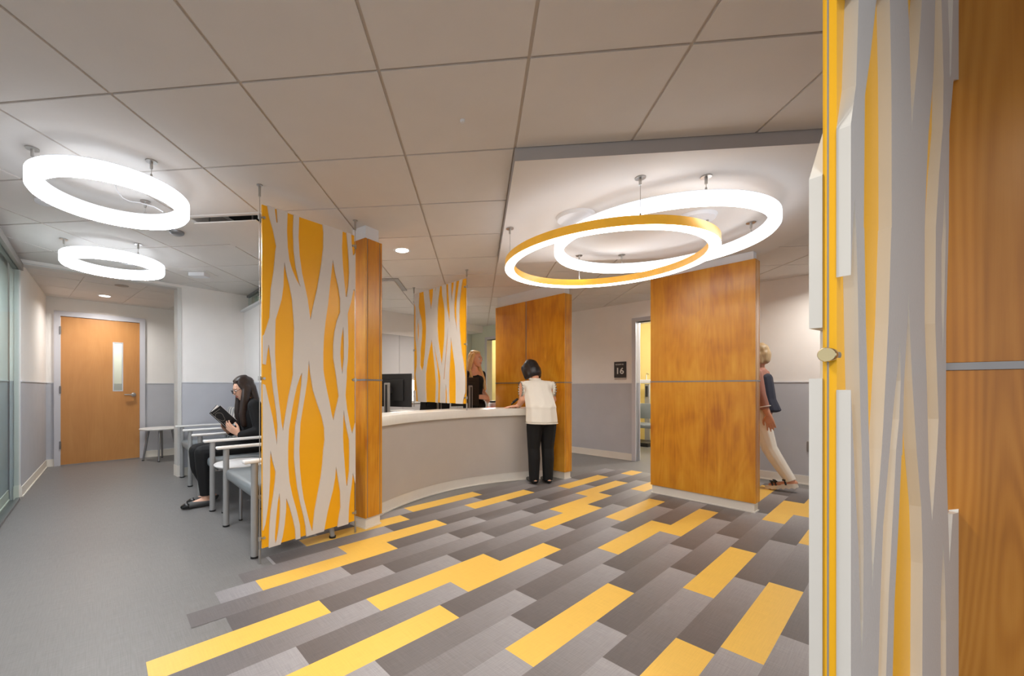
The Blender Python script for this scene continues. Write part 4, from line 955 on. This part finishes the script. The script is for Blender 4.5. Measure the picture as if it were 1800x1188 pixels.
for s, af in ((1,.40),(-1,.33)):
    blob('shoe', seq(((af-.035,s*.08,.044),(.043,.042,.042)), ((af+.06,s*.08,.036),(.045,.040,.035)), ((af+.15,s*.08,.030),(.044,.040,.029))), 'shoe_grey', rd, .005, 2, cuts=[((0,0,.002),(0,0,-1)), ((af+.09,0,.060),(-.05,0,1))])
    blob('toe_cap', seq(((af+.15,s*.08,.031),(.044,.0415,.0300)), ((af+.18,s*.08,.024),(.030,.032,.022))), 'shoe_black', rd, .005, 2, cuts=[((0,0,.002),(0,0,-1)), ((af+.13,0,0),(-1,0,0))])
blob('watch', [[((.118,.170,.673),(.012,.034,.034),Matrix.Rotation(-.7,3,'Y'))]], 'gold', rd, .004, 1)
# book held open in front of her
bk_p = rd.matrix_basis @ Vector((.285,.030,.806))
bk = thing('open_book', 'black paperback held open by the seated woman', 'book', bk_p, RA+pi)
Tk = Matrix.Rotation(radians(44), 4, 'Y')
def half(s, th0, th1, mb, ext=0, mi=0):
    # page block on side s folded forward from the spine
    a = radians(52)
    T_ = Tk @ Matrix.Rotation(s*a, 4, 'Z')
    y0, y1 = (0, s*(.135+ext)); y0, y1 = sorted((y0, y1))
    mb.box(th0, th1, y0, y1, -.105-ext, .105+ext, mi, T_)
q = MB()
for s in (1,-1): half(s, -.011, -.001, q)
q.build('pages', 'paper', bk)
q = MB()
for s in (1,-1): half(s, -.001, .002, q, .004)
q.build('cover', 'cover', bk)
q = MB(); T_ = Tk @ Matrix.Rotation(radians(52), 4, 'Z')
q.tube([T_ @ Vector((.0028, .05+.035*cos(a)*(1+.2*sin(3*a)), .02+.05*sin(a))) for a in [2*pi*k/24 for k in range(24)]], .0016, 5, closed=True)
q.tube([T_ @ Vector((.0028, .02, -.06)), T_ @ Vector((.0028,.06,-.05)), T_ @ Vector((.0028,.10,-.065))], .002, 5)
q.tube([T_ @ Vector((.0028, .025, .085)), T_ @ Vector((.0028,.11,.085))], .002, 5)
q.build('cover_print', 'coverart', bk)

# ---- customer at the counter, seen from behind
cst = thing('person', 'woman with black bob in white ruffle-sleeved blouse leaning on the counter, seen from behind', 'person', (1.262,4.765,0), radians(97))
Th = HT_((.235,.035,1.345), radians(18), radians(30))
LEGS = []
for s in (1,-1):
    LEGS += seq(((-.03,s*.078,.78),(.095,.080,.08)), ((-.02,s*.084,.66),(.082,.080,.05)), ((.0,s*.085,.42),.058), ((-.015,s*.085,.30),.056), ((-.01,s*.085,.09),.046), ((-.01,s*.085,.06),.044))
FEET = []
for s in (1,-1): FEET += seq(((-.04,s*.085,.040),.030), ((.0,s*.085,.050),.033), ((.10,s*.09,.030),.028), ((.15,s*.092,.022),.020))
TORSO = [[((-.03,0,.80),(.11,.155,.10)), ((.0,0,.93),(.095,.135,.08))], [((.0,0,.93),(.095,.135,.08)), ((.09,0,1.09),(.10,.150,.09))], [((.09,0,1.09),(.10,.150,.09)), ((.125,0,1.17),(.07,.155,.055))], [((.125,0,1.17),(.06,.09,.05)), ((.17,.01,1.24),.05)]]
NECK = seq(((.15,0,1.19),.054), ((.205,.025,1.29),.050))
ARM_L = seq(((.12,.165,1.165),.052), ((.10,.185,.995),.043), ((.16,.205,.925),.032), ((.165,.225,.912),.026))
ARM_R = seq(((.13,-.165,1.165),.052), ((.17,-.225,.985),.043), ((.30,-.14,.93),.033), ((.32,-.12,.925),.026))
HL = hand((.165,.225,.910), (.12,1,-.10), (0,0,-1), (1,0,0), curl=.12, size=.95)
HR = hand((.32,-.12,.925), (.8,.5,-.2), (0,0,-1), (0,1,0), curl=.2, size=.95)
body = blob('body', TORSO+LEGS+FEET+ARM_L+ARM_R+NECK+head_hulls(Th)+HL+HR, 'skin2', cst, .0055, 3)
blob('trousers', grow(LEGS,.016)+[[((-.03,0,.72),(.108,.158,.05)),((-.015,0,.78),(.10,.14,.04))]], 'blackpant', cst, .007, 4, cuts=[((0,0,.028),(0,0,-1)),((0,0,.80),(0,0,1))])
BL = [[((-.035,0,.735),(.150,.196,.05)), ((-.015,0,.90),(.138,.184,.08))], [((-.015,0,.90),(.142,.190,.08)), ((.085,0,1.08),(.122,.176,.09))], [((.085,0,1.08),(.122,.176,.09)), ((.125,0,1.18),(.085,.178,.05))], [((.13,0,1.195),(.075,.10,.04)), ((.155,.01,1.225),(.062,.066,.022))]]
for s in (1,-1): BL += [[((.115,s*.10,1.165),(.07,.07,.055)), ((.115,s*.158,1.158),(.060,.052,.058))]]
blouse = blob('blouse', BL, 'blouse', cst, .007, 12, cuts=[((0,0,.712),(0,0,-1))])
q = MB(); q.tube([(-.034+.143*cos(a), .187*sin(a), .716) for a in [2*pi*k/48 for k in range(48)]], .0055, 8, closed=True); q.build('hem_band', 'blouse', cst, True)
cn = MB(); cn.tube([Vector((.158,.011,1.238)) + Vector((.060*cos(a), .064*sin(a), .004*cos(a))) for a in [2*pi*k/40 for k in range(40)]], .013, 8, closed=True); cn.build('collar', 'blouse', cst, True)
cn = MB(); cn.tube([Vector((.155,.011,1.224)) + Vector((.069*cos(a), .073*sin(a), .004*cos(a))) for a in [2*pi*k/40 for k in range(40)]], .0022, 6, closed=True); cn.build('collar_piping', 'black', cst, True)
for s in (1,-1):
    for lay, (fl, wv) in enumerate(((.040,.010),(.026,.013))):
        n_ = 120; v = []; f = []; rim = []
        for k in range(n_+1):
            a = radians(-60+300*k/n_); w_ = wv*sin(17*a+lay)
            c0 = Vector((.108, s*.172, 1.118))
            inn = c0 + Vector((.058*cos(a), 0, .078*sin(a))); out = c0 + Vector(((.072+w_*.5)*cos(a), s*(fl+w_*.6), (.092+w_*.4)*sin(a)-.008))
            mid = (inn+out)/2 + Vector((.008*cos(a), 0, .008*sin(a)))
            v += [inn, mid, out]; rim.append(out)
        for k in range(n_):
            for j in range(2): f.append((k*3+j, k*3+j+1, k*3+j+4, k*3+j+3))
        q = MB(); q.add(v, f); ro = q.build('sleeve_ruffle', 'blouse', cst, True)
        sd = ro.modifiers.new('solid', 'SOLIDIFY'); sd.thickness = .002
        q = MB(); q.tube(rim, .0024, 6); q.build('ruffle_piping', 'black', ro, True)
HAIR = [[he(-.025,0,.040,(.098,.092,.090)), he(-.050,0,-.070,(.064,.088,.042))], [he(-.055,0,-.02,(.070,.092,.07)), he(-.05,0,-.078,(.064,.088,.040))]]
for s in (1,-1): HAIR += seq(he(.03,s*.068,.05,(.04,.022,.04)), he(.0,s*.084,-.02,(.055,.022,.05)), he(.0,s*.082,-.088,(.056,.022,.028)))
HAIR += [[he(.045,0,.095,(.035,.05,.022)), he(-.02,0,.115,(.06,.05,.02))]]
blob('hair', grow(HAIR,.005), 'hair_black', body, .006, 22)
face_parts(Th, body, brow='hair_black')
for s in (1,-1):
    blob('shoe', seq(((-.042,s*.085,.042),(.043,.042,.040)), ((.06,s*.088,.032),(.045,.041,.031)), ((.14,s*.092,.026),(.040,.036,.024))), 'shoe_black', cst, .005, 2, cuts=[((0,0,.002),(0,0,-1)), ((.05,0,.050),(-.10,0,1))])
for r_, dd_ in ((.031,.0),(.030,.010)):
    q = MB(); q.tube([Vector((.163,.212-dd_,.918)) + Vector((r_*cos(a), 0, r_*sin(a))) for a in [2*pi*k/28 for k in range(28)]], .003, 6, closed=True); q.build('bracelet', 'metal', cst, True)

# ---- receptionist behind the counter
rp = thing('person', 'smiling blonde receptionist in black square-neck top standing behind the counter', 'person', (X_(834,5.78),5.78,0), radians(-50))
Th = HT_((.03,0,1.535), radians(10), radians(2))
LEGS = []
for s in (1,-1): LEGS += seq(((0,s*.085,.88),(.10,.09,.09)), ((0,s*.088,.74),.08), ((.01,s*.085,.46),.056), ((-.01,s*.085,.32),.054), ((-.01,s*.085,.07),.036))
FEET = []
for s in (1,-1): FEET += seq(((-.04,s*.085,.040),.030), ((.10,s*.09,.030),.028), ((.15,s*.092,.022),.020))
TORSO = [[((0,0,.90),(.10,.15,.10)), ((0,0,1.06),(.08,.115,.07))], [((0,0,1.06),(.08,.115,.07)), ((.01,0,1.23),(.095,.14,.09))], [((.01,0,1.23),(.095,.14,.09)), ((-.01,0,1.34),(.06,.155,.045))], [((-.01,0,1.345),(.05,.09,.04)), ((0,0,1.41),.05)]]
NECK = seq(((-.01,0,1.36),.050), ((.0,0,1.46),.046))
ARM_L = seq(((-.01,.17,1.325),.050), ((-.05,.215,1.08),.041), ((.10,.165,.985),.031), ((.13,.14,.98),.025))
ARM_R = seq(((-.01,-.17,1.325),.050), ((-.05,-.215,1.08),.041), ((.12,-.12,1.0),.031), ((.15,-.09,1.0),.025))
HL = hand((.13,.14,.98), (.7,-.7,-.1), (-.5,-.5,-.6), (.3,.1,1), curl=.45)
HR = hand((.15,-.09,1.0), (.7,.7,-.05), (-.5,.5,-.6), (.3,-.1,1), curl=.45)
body = blob('body', TORSO+LEGS+FEET+ARM_L+ARM_R+NECK+head_hulls(Th)+HL+HR, 'skin2', rp, .0055, 3)
blob('trousers', grow(LEGS,.012)+[[((0,0,.90),(.112,.162,.10)),((0,0,1.0),(.09,.13,.03))]], 'blackpant', rp, .008, 3, cuts=[((0,0,.05),(0,0,-1))])
top = blob('black_top', grow(TORSO[:2],.014)+[[((.01,0,1.23),(.109,.154,.10)),((-.01,0,1.28),(.09,.165,.05))]]+[[((-.01,s*.165,1.325),.060),((-.035,s*.20,1.17),.056)] for s in (1,-1)], 'blackcloth', rp, .007, 3, cuts=[((0,0,.93),(0,0,-1))])
for s, af in ((1,0),(-1,0)):
    blob('shoe', seq(((-.045,s*.085,.030),(.036,.036,.028)), ((.06,s*.088,.022),(.04,.037,.021)), ((.14,s*.092,.020),(.036,.033,.018))), 'shoe_black', rp, .006, 2, cuts=[((0,0,.002),(0,0,-1))])
HAIR = [[he(-.034,0,.045,(.090,.085,.086))], [he(-.055,0,-.01,(.068,.088,.08)), he(-.07,0,.04,(.06,.07,.06))], [he(.015,.03,.098,(.035,.038,.020)), he(-.03,.02,.112,(.06,.05,.022))], [he(.015,-.03,.098,(.035,.038,.020)), he(-.03,-.02,.112,(.06,.05,.022))]]
for s in (1,-1): HAIR += seq(he(.0,s*.074,.06,(.032,.016,.035)), he(-.025,s*.086,-.02,(.042,.018,.05)), ((-.0,s*.112,1.38),(.036,.026,.06)), ((.06,s*.125,1.24),(.034,.028,.06)), ((.095,s*.120,1.12),(.022,.022,.035)))
HAIR += seq(he(-.07,0,-.02,(.06,.085,.07)), ((-.075,0,1.38),(.04,.10,.05)), ((-.10,0,1.22),(.03,.09,.04)))
blob('hair', HAIR, 'hair_blonde', body, .006, 10)
face_parts(Th, body, smile=True, brow='hair_sand')

# ---- passer-by in the hall, mostly hidden by the standing partition
wk = thing('person', 'person in white trousers and sandals walking past behind the standing wood partition', 'person', (3.745,4.615,0), atan2(.768,-.640))
Th = HT_((.03,0,1.515), 0, radians(6))
LEGS = seq(((0,.085,.84),(.10,.09,.09)), ((-.03,.088,.72),.082), ((-.10,.085,.46),.060), ((-.15,.085,.36),.056), ((-.275,.08,.135),.040), ((-.285,.08,.115),.036))
LEGS += seq(((0,-.085,.84),(.10,.09,.09)), ((.07,-.088,.72),.082), ((.18,-.085,.46),.060), ((.20,-.085,.34),.056), ((.27,-.08,.09),.038), ((.275,-.08,.07),.035))
FEET = seq(((-.31,.08,.105),.032), ((-.27,.08,.095),.034), ((-.185,.08,.065),.030), ((-.11,.08,.052),.020)) + seq(((-.285,.08,.115),.036), ((-.29,.08,.10),.034)) + seq(((.24,-.08,.055),.032), ((.28,-.08,.07),.034), ((.38,-.08,.055),.030), ((.43,-.08,.055),.020))
TORSO = [[((0,0,.88),(.11,.155,.10)), ((0,0,1.03),(.09,.125,.07))], [((0,0,1.03),(.09,.125,.07)), ((.01,0,1.20),(.10,.145,.09))], [((.01,0,1.20),(.10,.145,.09)), ((-.0,0,1.31),(.06,.155,.045))], [((0,0,1.32),(.05,.09,.04)), ((.01,0,1.38),.05)]]
NECK = seq(((0,0,1.33),.052), ((.01,0,1.44),.048))
ARM_L = seq(((0,.175,1.29),.050), ((-.04,.20,1.06),.043), ((-.10,.19,.86),.032), ((-.11,.185,.83),.026))
ARM_R = seq(((0,-.175,1.29),.050), ((.03,-.20,1.06),.043), ((.16,-.18,.90),.032), ((.18,-.175,.88),.026))
HL = hand((-.11,.185,.83), (-.22,.05,-1), (.2,-1,0), (1,0,-.2), curl=.3)
HR = hand((.18,-.175,.88), (.5,.1,-1), (0,1,0), (1,0,.4), curl=.3)
body = blob('body', TORSO+LEGS+FEET+ARM_L+ARM_R+NECK+head_hulls(Th)+HL+HR, 'skin3', wk, .0055, 3)
blob('trousers', grow(LEGS,.014)+[[((0,0,.88),(.122,.168,.10)),((0,0,.97),(.10,.14,.03))]], 'whitepant', wk, .007, 3, cuts=[((-.285,.08,.125),(-.5,0,-.86))])
blob('sleeved_top', grow(TORSO[:3],.014)+[[((0,s*.175,1.29),.062),((-.04*s,s*.20,1.06),.056)] for s in (1,-1)]+[[((-.04,.20,1.06),.056),((-.075,.195,.93),.050)],[((.03,-.20,1.06),.056),((.11,-.19,.96),.048)]], 'pink', wk, .007, 3)
blob('open_vest', [[((-.03,0,1.25),(.085,.14,.06)),((-.06,0,1.0),(.085,.15,.05))],[((-.06,0,1.0),(.085,.15,.05)),((-.10,0,.88),(.09,.155,.03))]], 'navy', wk, .008, 3)
q = MB(); q.tube([Vector((-.078,.195,.925)) + Vector((.053*cos(a), .053*sin(a), -.012*cos(a))) for a in [2*pi*k/28 for k in range(28)]], .005, 6, closed=True); q.build('cuff_band', 'sole', wk, True)
HAIR = [[he(-.030,0,.045,(.098,.090,.090))], [he(-.065,0,-.01,(.070,.092,.08)), he(-.06,0,-.075,(.060,.085,.050))], [he(.03,0,.098,(.035,.055,.020)), he(-.03,0,.112,(.06,.05,.022))]]
for s in (1,-1): HAIR += seq(he(.02,s*.070,.05,(.032,.018,.035)), he(-.015,s*.086,-.02,(.05,.020,.05)), he(-.02,s*.080,-.10,(.05,.022,.03)))
blob('hair', HAIR, 'hair_sand', body, .006, 22)
face_parts(Th, body, brow='hair_sand')
for fx, fy, fz, pit in ((-.215,.08,0,radians(13)),(.335,-.08,0,radians(-3))):
    Tf = Matrix.Translation((fx,fy,fz)) @ Matrix.Rotation(pit, 4, 'Y')
    q = MB(); prof = []
    for k in range(25):
        x = -.14+.28*k/24; prof.append((x, .012*(1 if (k//2) % 2 == 0 else .2)))
    outl = [(x, .040*(1-max(0,(abs(x)-.08)/.075)**2*.8) ) for x, _ in prof]
    zo = .0 if pit < 0 else .022
    v = []; f = []
    for (x, zb), (_, hw) in zip(prof, outl): v += [(x,-hw,zb+zo),(x,hw,zb+zo),(x,hw,.045+zo+.010*(x < 0)),(x,-hw,.045+zo+.010*(x < 0))]
    for k in range(24):
        for j in range(4): f.append((k*4+j, k*4+(j+1) % 4, (k+1)*4+(j+1) % 4, (k+1)*4+j))
    f += [(0,1,2,3),(99,98,97,96)]
    q.add(v, f, 0, Tf); q.build('sandal_sole', 'sole', wk)
    q = MB()
    for xs, hh, rr in ((.085,.052,.040),(.055,.062,.040),(-.03,.085,.042)):
        q.tube([Tf @ Vector((xs-.02*abs(cos(a)), rr*cos(a), .045+zo+hh*sin(a)*.9)) for a in [pi*k/14 for k in range(15)]], .0085, 6)
    q.tube([Tf @ Vector((-.03-.075*sin(a), .040*cos(a), .100+zo)) for a in [pi*k/14 for k in range(15)]], .009, 6)
    q.build('sandal_straps', 'shoe_black', wk, True)
